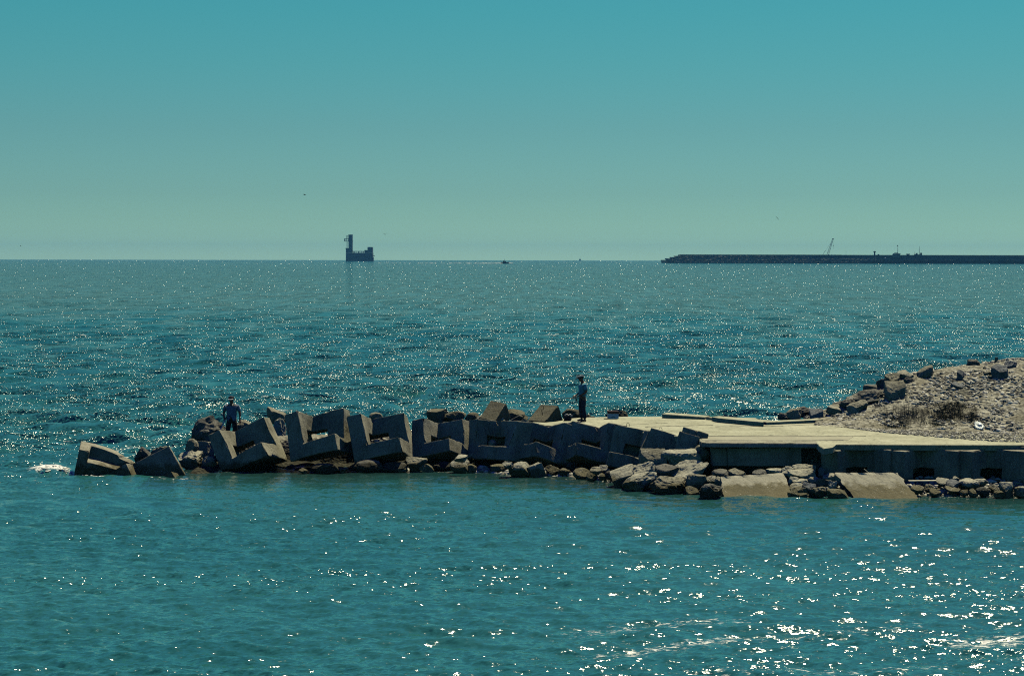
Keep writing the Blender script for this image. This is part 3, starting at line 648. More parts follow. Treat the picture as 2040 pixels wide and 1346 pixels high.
# ------------------------------------------------------------------ boulders and stones
def rock_bm(size, seed, cuts=9, rough=.10, flat=None, sub=4, blocky=0.0, face=False):
    rr = random.Random(seed)
    bm = bmesh.new(); bmesh.ops.create_icosphere(bm, subdivisions=sub, radius=1.0)
    planes = []
    for k in range(cuts):
        n = Vector((rr.gauss(0, 1), rr.gauss(0, 1), rr.gauss(0, .8))).normalized(); planes.append((n, rr.uniform(.52, .82)))
    if blocky:
        M = Matrix.Rotation(rr.uniform(-.6, .6), 3, 'Z') @ Matrix.Rotation(rr.uniform(-.3, .3), 3, 'X')
        for ax in range(3):
            for s in (-1, 1):
                n = M @ Vector([s * (k == ax) for k in range(3)]); planes.append((n, rr.uniform(.52, .6)))
    if flat: planes.append((Vector((rr.uniform(-.15, .15), rr.uniform(-.3, .05), 1)).normalized(), flat))
    if face: planes.append((Vector((rr.uniform(-.35, .35), rr.uniform(-.85, -.45), 1)).normalized(), rr.uniform(.32, .48)))
    off = Vector((seed * 3.17, seed * 1.31, seed * .7))
    for v in bm.verts:
        p = v.co.copy()
        for n, d in planes:
            t = p.dot(n) - d
            if t > 0: p -= n * t * .94
        q = p + off
        p += v.normal * (rough * fbm(q * 1.5, 5) + rough * .6 * (abs(mnoise.noise(q * 4.2)) - .25) + rough * .3 * mnoise.noise(q * 11))
        v.co = p
    xs = [v.co.x for v in bm.verts]; ys = [v.co.y for v in bm.verts]; zs = [v.co.z for v in bm.verts]
    sx = size[0] / (max(xs) - min(xs)); sy = size[1] / (max(ys) - min(ys)); sz = size[2] / (max(zs) - min(zs))
    cx, cy, cz = (max(xs) + min(xs)) / 2, (max(ys) + min(ys)) / 2, min(zs)
    for v in bm.verts: v.co = Vector(((v.co.x - cx) * sx, (v.co.y - cy) * sy, (v.co.z - cz) * sz))
    return bm
MATS = {'p': M_rock, 'd': M_rockd, 'm': M_rockm, 'g': M_rockg, 'c': M_cube, 's': M_slab}
def ground_hit(px, py):
    d = ray(px, py); t0 = 62 / d.y
    ts = np.linspace(t0, 84 / d.y, 700); X = d.x * ts; Y = d.y * ts; Z = EYE + d.z * ts
    k = np.nonzero(Z < ground_z(X, Y) + .03)[0]
    return (Y[k[0]], Z[k[0]]) if len(k) and Z[k[0]] > 1.3 else None
def rocks(group, cat, lst):
    for i, (x0, y0, x1, y1, zb, mk, sh, label) in enumerate(lst):
        d = on_z((x0 + x1) / 2, y1, zb).y
        if group and 'hill' in group:
            hit = ground_hit((x0 + x1) / 2, y1)
            if hit: d, zb = hit
        elif group and ('waterline' in group or 'rubble' in group or 'rounded' in group) and x0 > 1190:
            K = F_PX / (y1 - 513.0); ys = on_z((x0 + x1) / 2, 0, 0).y if False else float(np.interp(((x0 + x1) / 2 - CX) / F_PX * 64.5, [p[0] for p in SHORE], [p[1] for p in SHORE])) - .3
            d = K * (EYE + .28 * ys) / (1 + .28 * K); zb = max(-.06, (d - ys) * .28)
            d = on_z((x0 + x1) / 2, y1, zb).y
        w = (x1 - x0) * d / F_PX * 1.06; h = (y1 - y0) * d / F_PX * 1.04
        if group and 'hill' in group and w < 1.0: w *= .85; h *= .88
        dep = min(w, h * 2.2) * .85
        seed = int(x0 * 7 + y0) % 9973
        kw = dict(cuts=9)
        if 'f' in sh: kw['flat'] = .45
        if 'b' in sh: kw['blocky'] = 1; kw['cuts'] = 3; kw['rough'] = .05
        if 'r' in sh: kw['cuts'] = 4; kw['rough'] = .09
        if 'j' in sh: kw['cuts'] = 14; kw['rough'] = .16
        kw['face'] = bool(group) and 'sea end' not in group and mk != 'd' and (seed % 5 > 0 or mk == 'c')
        sink = .18 * h
        bm = rock_bm((w, dep, h + sink), seed, sub=4 if w > .35 else 3, **kw)
        o = from_bm('boulder' if w > .45 else 'stone', bm, MATS[mk])
        tilt = 0
        if '/' in sh: tilt = -.35
        if '\\' in sh: tilt = .35
        o.rotation_euler = (0, tilt, 0)
        c = at_y((x0 + x1) / 2, y1, d)
        o.location = (c.x, d + dep / 2, zb - sink)
        tag(o, label, cat, group)
rocks('boulders at the sea end of the mole', 'rock', [
 (264, 892, 305, 934, -.1, 'd', 'j', 'dark jagged boulder right of the low block awash at the far left tip'),
 (298, 890, 340, 930, -.05, 'm', 'j', 'brown boulder behind the pointed tilted slab near the left tip'),
 (352, 898, 401, 936, .0, 'p', 'j', 'pitted pale boulder in the gap right of the pointed tilted slab'),
 (368, 875, 394, 903, .55, 'm', 'r', 'small upright brown rock left of the flat-sided pale rock'),
 (385, 880, 424, 910, .35, 'p', 'b', 'flat-sided pale rock propped against the most tipped hollow block'),
 (400, 910, 430, 937, .0, 'p', 'r', 'round pitted pale rock at the water beside the most tipped hollow block'),
 (381, 847, 408, 885, .7, 'm', 'b', 'squared brown rock with a lit flat top at the left of the big dark boulder'),
 (386, 832, 462, 892, .6, 'd', 'j/', 'big dark rugged boulder to the left of the man in a visor'),
 (462, 838, 500, 868, .9, 'm', 'j', 'rugged rock behind the knees of the man in a visor'),
 (520, 817, 566, 842, 1.1, 'm', 'f\\', 'long flat brown rock on top behind the most tipped hollow block'),
 (543, 834, 569, 876, .6, 'p', 'j', 'pale rock wedged between the first two leaning hollow blocks'),
 (735, 822, 761, 836, 1.35, 'm', 'r', 'small brown rock top peeking over the third hollow block'),
 (850, 816, 892, 842, 1.3, 'c', 'b', 'smooth brown weathered lump behind the fourth hollow block'),
 (884, 820, 928, 842, 1.3, 'c', 'r', 'rounded brown rock right of the smooth lump behind the row'),
 (926, 822, 955, 842, 1.35, 'c', 'r', 'low brown rock just left of the tall weathered cube'),
 (950, 827, 990, 838, 1.45, 'p', 'f', 'pale flat stone at the foot of the tall weathered cube'),
 (1000, 816, 1042, 842, 1.35, 'c', 'j\\', 'sloping brown rock right of the tall weathered cube'),
 (1034, 827, 1052, 838, 1.4, 'c', 'r', 'small round stone between the two weathered cubes'),
 (985, 832, 1006, 841, 1.48, 'p', 'j', 'small pale stone on the deck edge under the tall weathered cube'),
 (1121, 815, 1160, 838, 1.35, 'c', 'r', 'round speckled boulder left of the standing angler'),
 (1164, 826, 1178, 836, 1.4, 'c', 'r', 'tiny dark stone right of the standing angler feet'),
 (1176, 829, 1186, 834, 1.45, 'c', 'r', 'tiny low stone on the far deck edge between angler and box'),
 (1206, 824, 1216, 834, 1.35, 'c', 'r', 'brown stone showing left of the lidded box'),
 (1228, 818, 1249, 834, 1.35, 'c', 'j\\', 'brown pointed rock behind the lidded box'),
])
rocks('boulders along the waterline of the mole', 'rock', [
 (594, 933, 612, 944, .0, 'p', 'j', 'small pale stone at the water under the tallest hollow block'),
 (668, 932, 693, 941, .0, 'p', 'f', 'small flat pale stone at the water right of the tallest hollow block'),
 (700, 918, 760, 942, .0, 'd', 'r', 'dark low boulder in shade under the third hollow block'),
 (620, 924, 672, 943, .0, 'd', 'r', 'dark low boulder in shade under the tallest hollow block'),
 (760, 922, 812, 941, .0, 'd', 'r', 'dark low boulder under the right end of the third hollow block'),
 (790, 930, 812, 941, .0, 'p', 'j', 'small pale stone touching the water left of the pale-topped slab stone'),
 (808, 912, 850, 938, .05, 'm', 'f', 'flat stone with a pale top below the fourth hollow block'),
 (835, 925, 864, 941, .0, 'p', 'j', 'speckled pale stone in front of the flat-topped stone'),
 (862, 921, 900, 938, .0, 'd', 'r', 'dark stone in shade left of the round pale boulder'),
 (905, 907, 931, 920, .5, 'p', 'f', 'flat pale stone lying on top of the round pale boulder'),
 (896, 916, 934, 943, .0, 'p', 'r', 'round pale boulder standing in the water below the fourth hollow block'),
 (930, 925, 949, 942, .0, 'p', 'r', 'small pale rock against the right side of the round pale boulder'),
 (977, 926, 1008, 942, .0, 'p', 'f', 'low pale stone at the water below the square-on hollow block'),
 (1001, 920, 1023, 934, .3, 'p', 'j', 'angular pale stone above the low ones below the square-on hollow block'),
 (1014, 922, 1062, 951, .0, 'p', 'r', 'broad pitted boulder at the water below the sixth hollow block'),
 (1055, 925, 1090, 951, .0, 'p', 'b/', 'wedge-shaped pale boulder right of the broad pitted one'),
 (1087, 928, 1120, 948, .0, 'm', 'j', 'dark-sided small boulder right of the wedge-shaped pale one'),
 (1113, 934, 1138, 950, .0, 'm', 'j', 'small brown stone right of the dark-sided boulder at the waterline'),
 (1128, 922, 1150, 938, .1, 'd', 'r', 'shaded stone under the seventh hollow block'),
 (1142, 934, 1176, 955, .0, 'p', 'r', 'pale boulder at the water left of a round one under the angler block'),
 (1169, 938, 1190, 958, .0, 'p', 'r', 'round pale stone beside the pale boulder under the angler block'),
 (1175, 931, 1197, 945, .25, 'm', 'f', 'small brown flat stone above the round pale stone'),
 (1193, 927, 1211, 943, .3, 'p', 'r', 'small pale knob of rock under the wide-opening block'),
 (1206, 938, 1222, 954, .1, 'd', 'r', 'small dark round stone left of the long tilted boulder'),
 (1194, 943, 1208, 956, .0, 'p', 'j', 'small pale stone between the round and dark stones at the water'),
 (1228, 932, 1277, 966, .0, 'p', 'b/', 'long pale boulder tilted up to the right, its lower side dark'),
 (1262, 927, 1288, 942, .4, 'p', 'j', 'small lit rock at the top of the long tilted boulder'),
 (1236, 954, 1264, 970, .0, 'p', 'j', 'low speckled stones clump at the water in front of the long tilted boulder'),
 (1272, 924, 1323, 962, .3, 'p', 'j/', 'large pale pointed boulder in the middle of the rock heap'),
 (1250, 945, 1322, 979, .0, 'p', 'j/', 'broad pale boulder reaching down to the water left of the heap'),
 (1306, 928, 1361, 958, .35, 'd', 'f', 'dark flat-topped boulder in the middle of the rock heap'),
 (1276, 896, 1328, 934, .55, 'm', 'b', 'squared dark boulder below the right-leaning hollow block'),
 (1320, 898, 1396, 932, .65, 'p', 'f', 'wide flat-topped pale boulder under the end of the deck'),
 (1346, 920, 1424, 957, .35, 'p', 'j/', 'long pale boulder pointing up right towards the long beam'),
 (1375, 888, 1414, 917, .9, 'm', 'r', 'rounded brown rock tucked under the broken deck corner'),
 (1365, 893, 1378, 906, 1.0, 'p', 'j', 'small white stone beside the broken deck corner'),
 (1296, 952, 1372, 989, .0, 'm', 'j', 'wide mottled boulder at the water in front of the dark flat-topped one'),
 (1340, 948, 1372, 972, .15, 'p', 'r', 'pale rounded rock behind the wide mottled boulder'),
 (1366, 946, 1408, 980, .1, 'm', 'f', 'dark-fronted boulder with a pale flat top left of the left fallen slab'),
 (1367, 970, 1393, 990, .0, 'p', 'r', 'small pale rock at the water below the dark-fronted boulder'),
 (1394, 965, 1442, 998, .0, 'd', 'j', 'wet dark boulder touching the left edge of the left fallen slab'),
 (1403, 949, 1436, 969, .2, 'p', 'j', 'heap stone between the dark-fronted boulder and the left fallen slab'),
 (1424, 950, 1442, 968, .25, 'p', 'j', 'pale chunk at the upper left corner of the left fallen slab'),
 (1451, 935, 1487, 951, .36, 'm', 'r', 'round speckled rock behind the top edge of the left fallen slab'),
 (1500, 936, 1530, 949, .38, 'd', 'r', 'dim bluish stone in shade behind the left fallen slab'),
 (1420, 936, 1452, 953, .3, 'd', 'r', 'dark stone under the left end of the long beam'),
 (1528, 934, 1560, 946, .4, 'p', 'f', 'flat stone at the upper right corner of the left fallen slab'),
])
rocks('rubble between the two fallen slabs', 'rock', [
 (1578, 926, 1626, 942, .8, 'p', 'f', 'long flat pale stone at the top of the rubble gap'),
 (1572, 937, 1627, 960, .5, 'p', 'f', 'largest stepped pale stone of the rubble gap'),
 (1558, 930, 1584, 950, .6, 'p', 'j', 'pale stone at the upper left of the rubble gap beside the left slab'),
 (1631, 932, 1644, 950, .6, 'g', 'j', 'greenish grey upright stone at the upper right of the rubble gap'),
 (1580, 955, 1610, 969, .35, 'p', 'f', 'pale flat stone in the middle left of the rubble gap'),
 (1572, 950, 1592, 966, .4, 'p', 'r', 'small rounded stone against the left slab in the rubble gap'),
 (1612, 950, 1632, 967, .4, 'p', 'j', 'pale triangular stone at the centre of the rubble gap'),
 (1626, 953, 1655, 976, .25, 'd', 'r', 'dark round boulder right of centre in the rubble gap'),
 (1641, 944, 1671, 960, .5, 'p', 'f', 'pale flat stone touching the upper left of the right slab'),
 (1652, 957, 1668, 984, .1, 'p', 'j', 'upright pale stone leaning beside the right slab'),
 (1575, 965, 1610, 988, .1, 'p', 'f', 'pale topped stone low on the left of the rubble gap'),
 (1600, 962, 1630, 988, .1, 'g', 'r', 'dark grey round boulder low at the centre of the rubble gap'),
 (1616, 971, 1648, 990, .0, 'p', 'j', 'pale stone low right of the dark grey round boulder'),
 (1644, 970, 1656, 986, .05, 'p', 'r', 'small round stone in front of the upright pale stone'),
 (1650, 976, 1693, 998, .0, 'p', 'f', 'pale flat stone at the water against the dark edge of the right slab'),
 (1586, 982, 1612, 993, .0, 'p', 'j', 'small stone at the water below the rubble gap'),
 (1570, 974, 1590, 992, .0, 'p', 'j', 'broken stone at the lower right corner of the left slab'),
])
rocks('rounded stones in front of the right retaining wall', 'rock', [
 (1867, 953, 1894, 968, .35, 'p', 'r', 'rounded pale stone right of the plank at the wall foot'),
 (1885, 957, 1913, 977, .2, 'g', 'r', 'dark rounded stone in front of the second wall block'),
 (1911, 956, 1954, 975, .3, 'p', 'f', 'long pale rock in front of the right wall block'),
 (1944, 955, 1972, 970, .4, 'p', 'f', 'flat pale rock behind the dark egg-shaped stone'),
 (1886, 969, 1915, 983, .1, 'p', 'r', 'smooth pale stone low beside the dark rounded one'),
 (1853, 974, 1876, 989, .0, 'p', 'r', 'pale stone at the water below the plank'),
 (1841, 965, 1862, 980, .2, 'p', 'j', 'small pale stone just under the plank'),
 (1817, 968, 1843, 984, .1, 'p', 'r', 'pale stone touching the right edge of the right slab'),
 (1930, 974, 1950, 989, .0, 'p', 'r', 'round knobbly stone at the water left of the dark egg-shaped one'),
 (1946, 971, 1975, 989, .05, 'g', 'r', 'dark egg-shaped stone at the water near the right edge'),
 (1914, 976, 1932, 988, .0, 'm', 'f', 'low brown stone between the smooth and knobbly stones'),
 (1970, 966, 1992, 982, .15, 'p', 'j', 'pale angular stone right of the dark egg-shaped stone'),
 (1980, 978, 2004, 992, .0, 'p', 'j', 'broken pale stone at the water near the right edge'),
 (1994, 962, 2022, 990, .1, 'p', 'b', 'squared pale rock at the right edge of the shore'),
 (2024, 970, 2052, 992, .05, 'p', 'r', 'pale boulder cut by the right edge of the picture'),
 (1899, 949, 1911, 957, .5, 'p', 'j', 'tiny pale stone close to the joint of the wall blocks'),
])
rocks('boulders on the gravel hill and its seaward side', 'rock', [
 (1548, 820, 1580, 838, 1.3, 'd', 'j', 'dark jagged rock at the seaward end of the kerb'),
 (1566, 811, 1600, 836, 1.3, 'm', 'j', 'jagged rock pile peak behind the right kerb slab'),
 (1582, 808, 1622, 830, 1.35, 'd', 'j', 'dark broken rock with a lit top behind the right kerb slab'),
 (1612, 812, 1643, 835, 1.4, 'g', 'b', 'grey pointed block right of the broken rocks behind the kerb'),
 (1645, 804, 1690, 826, 1.45, 'p', 'r', 'pale lumpy rock at the low end of the hill crest'),
 (1655, 798, 1700, 818, 1.6, 'd', 'j', 'black rock behind the pale lumpy one on the low crest'),
 (1671, 793, 1716, 815, 1.65, 'd', 'j', 'long dark rock on the seaward side of the hill crest'),
 (1692, 798, 1740, 822, 1.6, 'm', '/f', 'smooth pale slab-like rock below the dark seaward rocks'),
 (1716, 790, 1736, 804, 2.0, 'p', 'r', 'small pale rock on top of the smooth slab-like rock'),
 (1708, 777, 1770, 806, 1.9, 'd', 'j', 'black boulder at the foot of the big squared boulder'),
 (1718, 764, 1753, 792, 2.2, 'd', 'b', 'pointed black boulder left of the big squared boulder'),
 (1764, 756, 1808, 796, 2.1, 'm', 'b', 'big squared boulder with a lit rounded top edge on the hill crest'),
 (1746, 752, 1770, 776, 2.5, 'd', 'j', 'black rock wedged behind the big squared boulder'),
 (1763, 741, 1797, 764, 2.6, 'm', 'j', 'brown rock above the big squared boulder'),
 (1786, 735, 1828, 758, 2.75, 'p', 'r', 'pale crumbly rock on the crest above the big squared boulder'),
 (1832, 729, 1873, 754, 2.85, 'm', 'f/', 'layered rock tilted on the crest with a lit edge'),
 (1800, 750, 1826, 766, 2.55, 'd', 'j', 'small dark rock below the pale crumbly one'),
 (1906, 735, 1924, 757, 2.9, 'g', 'b', 'upright dark rock alone below the crest'),
 (1925, 714, 1957, 732, 3.3, 'd', 'j', 'black split rock on the skyline near the right edge'),
 (1976, 723, 2013, 757, 2.95, 'g', 'r', 'big rounded layered grey boulder near the right edge'),
 (2001, 717, 2030, 736, 3.3, 'g', 'j', 'grey rock on the skyline behind the big rounded boulder'),
 (1894, 759, 1925, 776, 2.45, 'g', 'j', 'dark rock in the middle of the gravel slope'),
 (1908, 774, 1932, 788, 2.2, 'm', 'r', 'low rock half sunk in gravel left of the pale plank'),
 (1960, 738, 1978, 750, 3.0, 'm', 'j', 'small rock left of the big rounded layered boulder'),
 (1859, 811, 1875, 824, 1.75, 'p', 'r', 'round pale stone above the dry weeds'),
 (1852, 826, 1862, 834, 1.6, 'p', 'j', 'small white stone among the dry weeds'),
 (1940, 734, 1958, 741, 3.1, 'p', 'f', 'flat pale slab of stone below the black split rock'),
 (1787, 796, 1802, 802, 2.1, 'p', 'f', 'left flat pale stone on the slope under the squared boulder'),
 (1805, 796, 1820, 802, 2.1, 'p', 'f', 'right flat pale stone on the slope under the squared boulder'),
 (1877, 770, 1893, 779, 2.4, 'm', 'j', 'small brown rock left of the dark mid-slope rock'),
])
# stones seen in the openings of the blocks
rocks(None, 'rock', [(971, 876, 989, 889, .78, 'p', 'r', 'pale stone lying in the opening of the square-on hollow block'),
 (742, 876, 756, 884, .9, 'p', 'j', 'small pale stone on the ledge of the third hollow block')])

# weathered cubes and tilted slabs as solid blocks
def tri_box(name, p0, pu, pv, y, dy_u, dy_v, depth, mat, label, cat, seed, chip=1.2, group=None):
    """front face parallelogram: corner p0, ends pu and pv; distances y, y+dy_u, y+dy_v"""
    a = at_y(*p0, y); b = at_y(*pu, y + dy_u); c = at_y(*pv, y + dy_v)
    eu = b - a; ev = c - a; n = eu.cross(ev).normalized()
    if n.y < 0: n = -n
    return cuboid(name, a, eu, ev, n * depth, mat, label, cat, group, seed, chip, mx_len=.12)
tri_box('weathered_cube', (955, 833), (978, 797), (986, 839), 74.3, .6, -.3, .8, M_cube, 'tall weathered concrete cube standing on one corner behind the row', 'concrete cube', 41)
tri_box('weathered_cube', (1050, 838), (1077, 805), (1086, 840), 74.4, .6, -.3, .8, M_cube, 'weathered concrete cube with a rusty bracket between the tall cube and the angler', 'concrete cube', 42)
tri_box('tilted_slab', (368, 944), (277, 990), (336, 887), 69.6, -.2, .35, .42, M_block, 'pointed tilted slab with a sunlit right edge near the left tip', 'concrete slab', 43, .5)
tri_box('concrete_chunk', (264, 950), (223, 975), (251, 922), 69.2, .2, .2, .75, M_block, 'small awash block with a lit square side left of the pointed slab', 'concrete block', 44, .8)
tri_box('concrete_chunk', (352, 957), (318, 980), (341, 938), 68.9, .1, .15, .5, M_block, 'smallest awash block corner in front of the pointed slab', 'concrete block', 45, .8)
# rusty bracket on the second cube
bm = bmesh.new(); P = at_y(1080, 815, 73.9)
add_tube(bm, [P + Vector((-.05, 0, .1)), P + Vector((.05, 0, .12)), P + Vector((.06, 0, .02)), P + Vector((-.02, 0, -.03)), P + Vector((.02, 0, -.22))], .014, 6)
tag(from_bm('iron_bracket', bm, plain('rusty_iron', (.06, .04, .03))), 'dark bent iron bracket on the face of the cube near the angler', 'bracket')
# lifting rings
for px, py, y, lb in ((1251, 846.5, 71.0, 'thin lifting ring standing on the wide-opening block'), (1316, 855.5, 69.9, 'thin lifting ring on the right-leaning block')):
    bm = bmesh.new(); c = at_y(px, py, y); n = 14
    pts = [c + Vector((.055 * math.cos(t), .01, .075 * math.sin(t))) for t in [R(-50) + R(280) * k / n for k in range(n + 1)]]
    add_tube(bm, pts, .008, 6); tag(from_bm('lifting_ring', bm, plain('ring_iron', (.05, .04, .03))), lb, 'lifting ring')

# ------------------------------------------------------------------ loose gravel (nobody could count it)
def stones_mesh(name, P, S, mat, seed, kind='stuff', flat=.6):
    r = np.random.default_rng(seed)
    bm = bmesh.new(); bmesh.ops.create_icosphere(bm, subdivisions=1, radius=1.0)
    bv = np.array([v.co[:] for v in bm.verts]); bf = np.array([[v.index for v in f.verts] for f in bm.faces]); bm.free()
    n = len(P); nv = len(bv)
    co = bv[None] * (1 + r.normal(0, .24, (n, nv, 1)))
    sc3 = S[:, None, None] * np.stack([r.uniform(.8, 1.5, n), r.uniform(.7, 1.2, n), r.uniform(.4, .85, n)], -1)[:, None, :]
    co = co * sc3
    a = r.uniform(0, 6.28, n); b = r.normal(0, .45, n)
    ca, sa, cb, sb = np.cos(a)[:, None], np.sin(a)[:, None], np.cos(b)[:, None], np.sin(b)[:, None]
    x, y, z = co[..., 0], co[..., 1], co[..., 2]
    y, z = y * cb - z * sb, y * sb + z * cb
    x, y = x * ca - y * sa, x * sa + y * ca
    co = np.stack([x, y, z], -1) + P[:, None, :]
    F = (bf[None] + (np.arange(n) * nv)[:, None, None]).reshape(-1, 3)
    me = bpy.data.meshes.new(name); me.vertices.add(n * nv); me.vertices.foreach_set('co', co.astype(np.float32).ravel())
    me.loops.add(F.size); me.loops.foreach_set('vertex_index', F.ravel().astype(np.int32)); me.polygons.add(len(F))
    me.polygons.foreach_set('loop_start', np.arange(0, F.size, 3, dtype=np.int32)); me.polygons.foreach_set('loop_total', np.full(len(F), 3, np.int32))
    me.update()
    at = me.attributes.new('tone', 'FLOAT', 'POINT'); at.data.foreach_set('value', np.repeat(r.uniform(0, 1, n), nv).astype(np.float32))
    o = link_mesh(name, me, mat); return tag(o, kind=kind)
def gravel_mat():
    m, nt, b = new_mat('gravel_stone'); at = nt.nodes.new('ShaderNodeAttribute'); at.attribute_name = 'tone'
    nt.links.new(ramp(nt, at.outputs['Fac'], [(0, (.12, .115, .10)), (.35, (.27, .26, .21)), (.75, (.46, .45, .38)), (1, (.7, .68, .6))]), b.inputs['Base Color'])
    b.inputs['Roughness'].default_value = .9; b.inputs['Specular IOR Level'].default_value = .15; return m
M_grav = gravel_mat()
r_ = np.random.default_rng(11)
def scatter(n, x0, x1, y0, y1, s0, s1, cond, seed, power=2.2):
    X = r_.uniform(x0, x1, n); Y = r_.uniform(y0, y1, n); Z = ground_z(X, Y)
    k = cond(X, Y, Z); X, Y, Z = X[k], Y[k], Z[k]
    S = s0 + (s1 - s0) * r_.uniform(0, 1, len(X)) ** power
    return np.stack([X, Y, Z + S * .25], -1), S
hillc = lambda X, Y, Z: (Z > 1.52 + .10 * vnoise(X * 1.2, Y * 1.2, 5)) & (X > 11.2)
P, S = scatter(46000, 11, 24, 67, 80, .02, .105, hillc, 1, 2.8)
tag(stones_mesh('gravel', P, S, M_grav, 5), 'loose pale gravel and broken stone covering the hill', 'gravel')
# thin spread of pebbles on the deck at the foot of the hill
n = 9000; X = r_.uniform(12.2, 22, n); yf = np.interp(X, [11.8, 13, 16, 19, 60], [72.6, 71.4, 70.3, 69.8, 69]); t = r_.uniform(0, 1, n) ** 1.6
Y = yf - t * np.interp(X, [12.2, 14, 16, 22], [.4, 2.2, 3.6, 4.0]); S = .010 + .045 * r_.uniform(0, 1, n) ** 3
tag(stones_mesh('pebbles', np.stack([X, Y, np.full(n, PLAT_Z) + S * .2], -1), S, M_grav, 6), 'thin scatter of pebbles on the deck below the gravel hill', 'pebbles')
# small broken stones along the waterline and between the boulders
sx_ = [p[0] for p in SHORE]; sy_ = [p[1] for p in SHORE]
n = 5200; X = r_.uniform(-10, 22, n); t = r_.uniform(0, 1, n); Y = np.interp(X, sx_, sy_) + .1 + t * np.where(X < 3, .9, 2.3)
Z = ground_z(X, Y); S = .03 + .12 * r_.uniform(0, 1, n) ** 2.4
dens = vnoise(X * .8, X * 0 + 3, 2) > np.where(X < -1.5, .25, -.7)
k = dens & ~((X > 6.6) & (X < 9.0)) & ~((X > 10.8) & (X < 12.9))
tag(stones_mesh('shore_rubble', np.stack([X, Y, Z + S * .2], -1)[k], S[k], M_grav, 7), 'small broken stones between the boulders along the waterline', 'rubble')

# ------------------------------------------------------------------ people
def skin_object(name, verts, edges, mat, parent=None, root=0, sub=2):
    """one continuous surface grown round a skeleton: verts = {key: ((x,y,z), (rx, ry))}"""
    keys = list(verts); idx = {k: i for i, k in enumerate(keys)}
    me = bpy.data.meshes.new(name + '_skeleton')
    me.from_pydata([verts[k][0] for k in keys], [(idx[a], idx[b]) for a, b in edges], [])
    o = bpy.data.objects.new(name + '_skeleton', me); col.objects.link(o)
    sk = o.modifiers.new('skin', 'SKIN'); sk.use_smooth_shade = True
    for i, k in enumerate(keys):
        r = verts[k][1]; me.skin_vertices[0].data[i].radius = r if isinstance(r, tuple) else (r, r)
        me.skin_vertices[0].data[i].use_root = (i == root)
    ss = o.modifiers.new('sub', 'SUBSURF'); ss.levels = sub; ss.render_levels = sub
    dg = bpy.context.evaluated_depsgraph_get(); dg.update()
    new = bpy.data.meshes.new_from_object(o.evaluated_get(dg)); new.name = name
    bpy.data.objects.remove(o); bpy.data.meshes.remove(me)
    return link_mesh(name, new, mat, parent, smooth=True)
M_skin = plain('skin', (.17, .10, .07), .6)
M_shirt1 = plain('shirt_blue', (.15, .21, .29), .9); M_trou1 = plain('trousers_black', (.02, .02, .028), .9)
M_cap1 = plain('cap_dark', (.02, .02, .03), .8); M_brim = plain('visor_white', (.75, .74, .68), .6, vary=.05)
M_shirt2 = plain('shirt_teal', (.16, .40, .46), .9); M_trou2 = plain('trousers_navy', (.03, .035, .06), .9)
M_shoe = plain('shoe_dark', (.03, .03, .035), .7); M_cap2 = plain('cap_tweed', (.11, .15, .18), .9)
M_hair = plain('hair_dark', (.02, .016, .012), .8); M_white = plain('collar_white', (.7, .7, .66), .8, vary=.05)

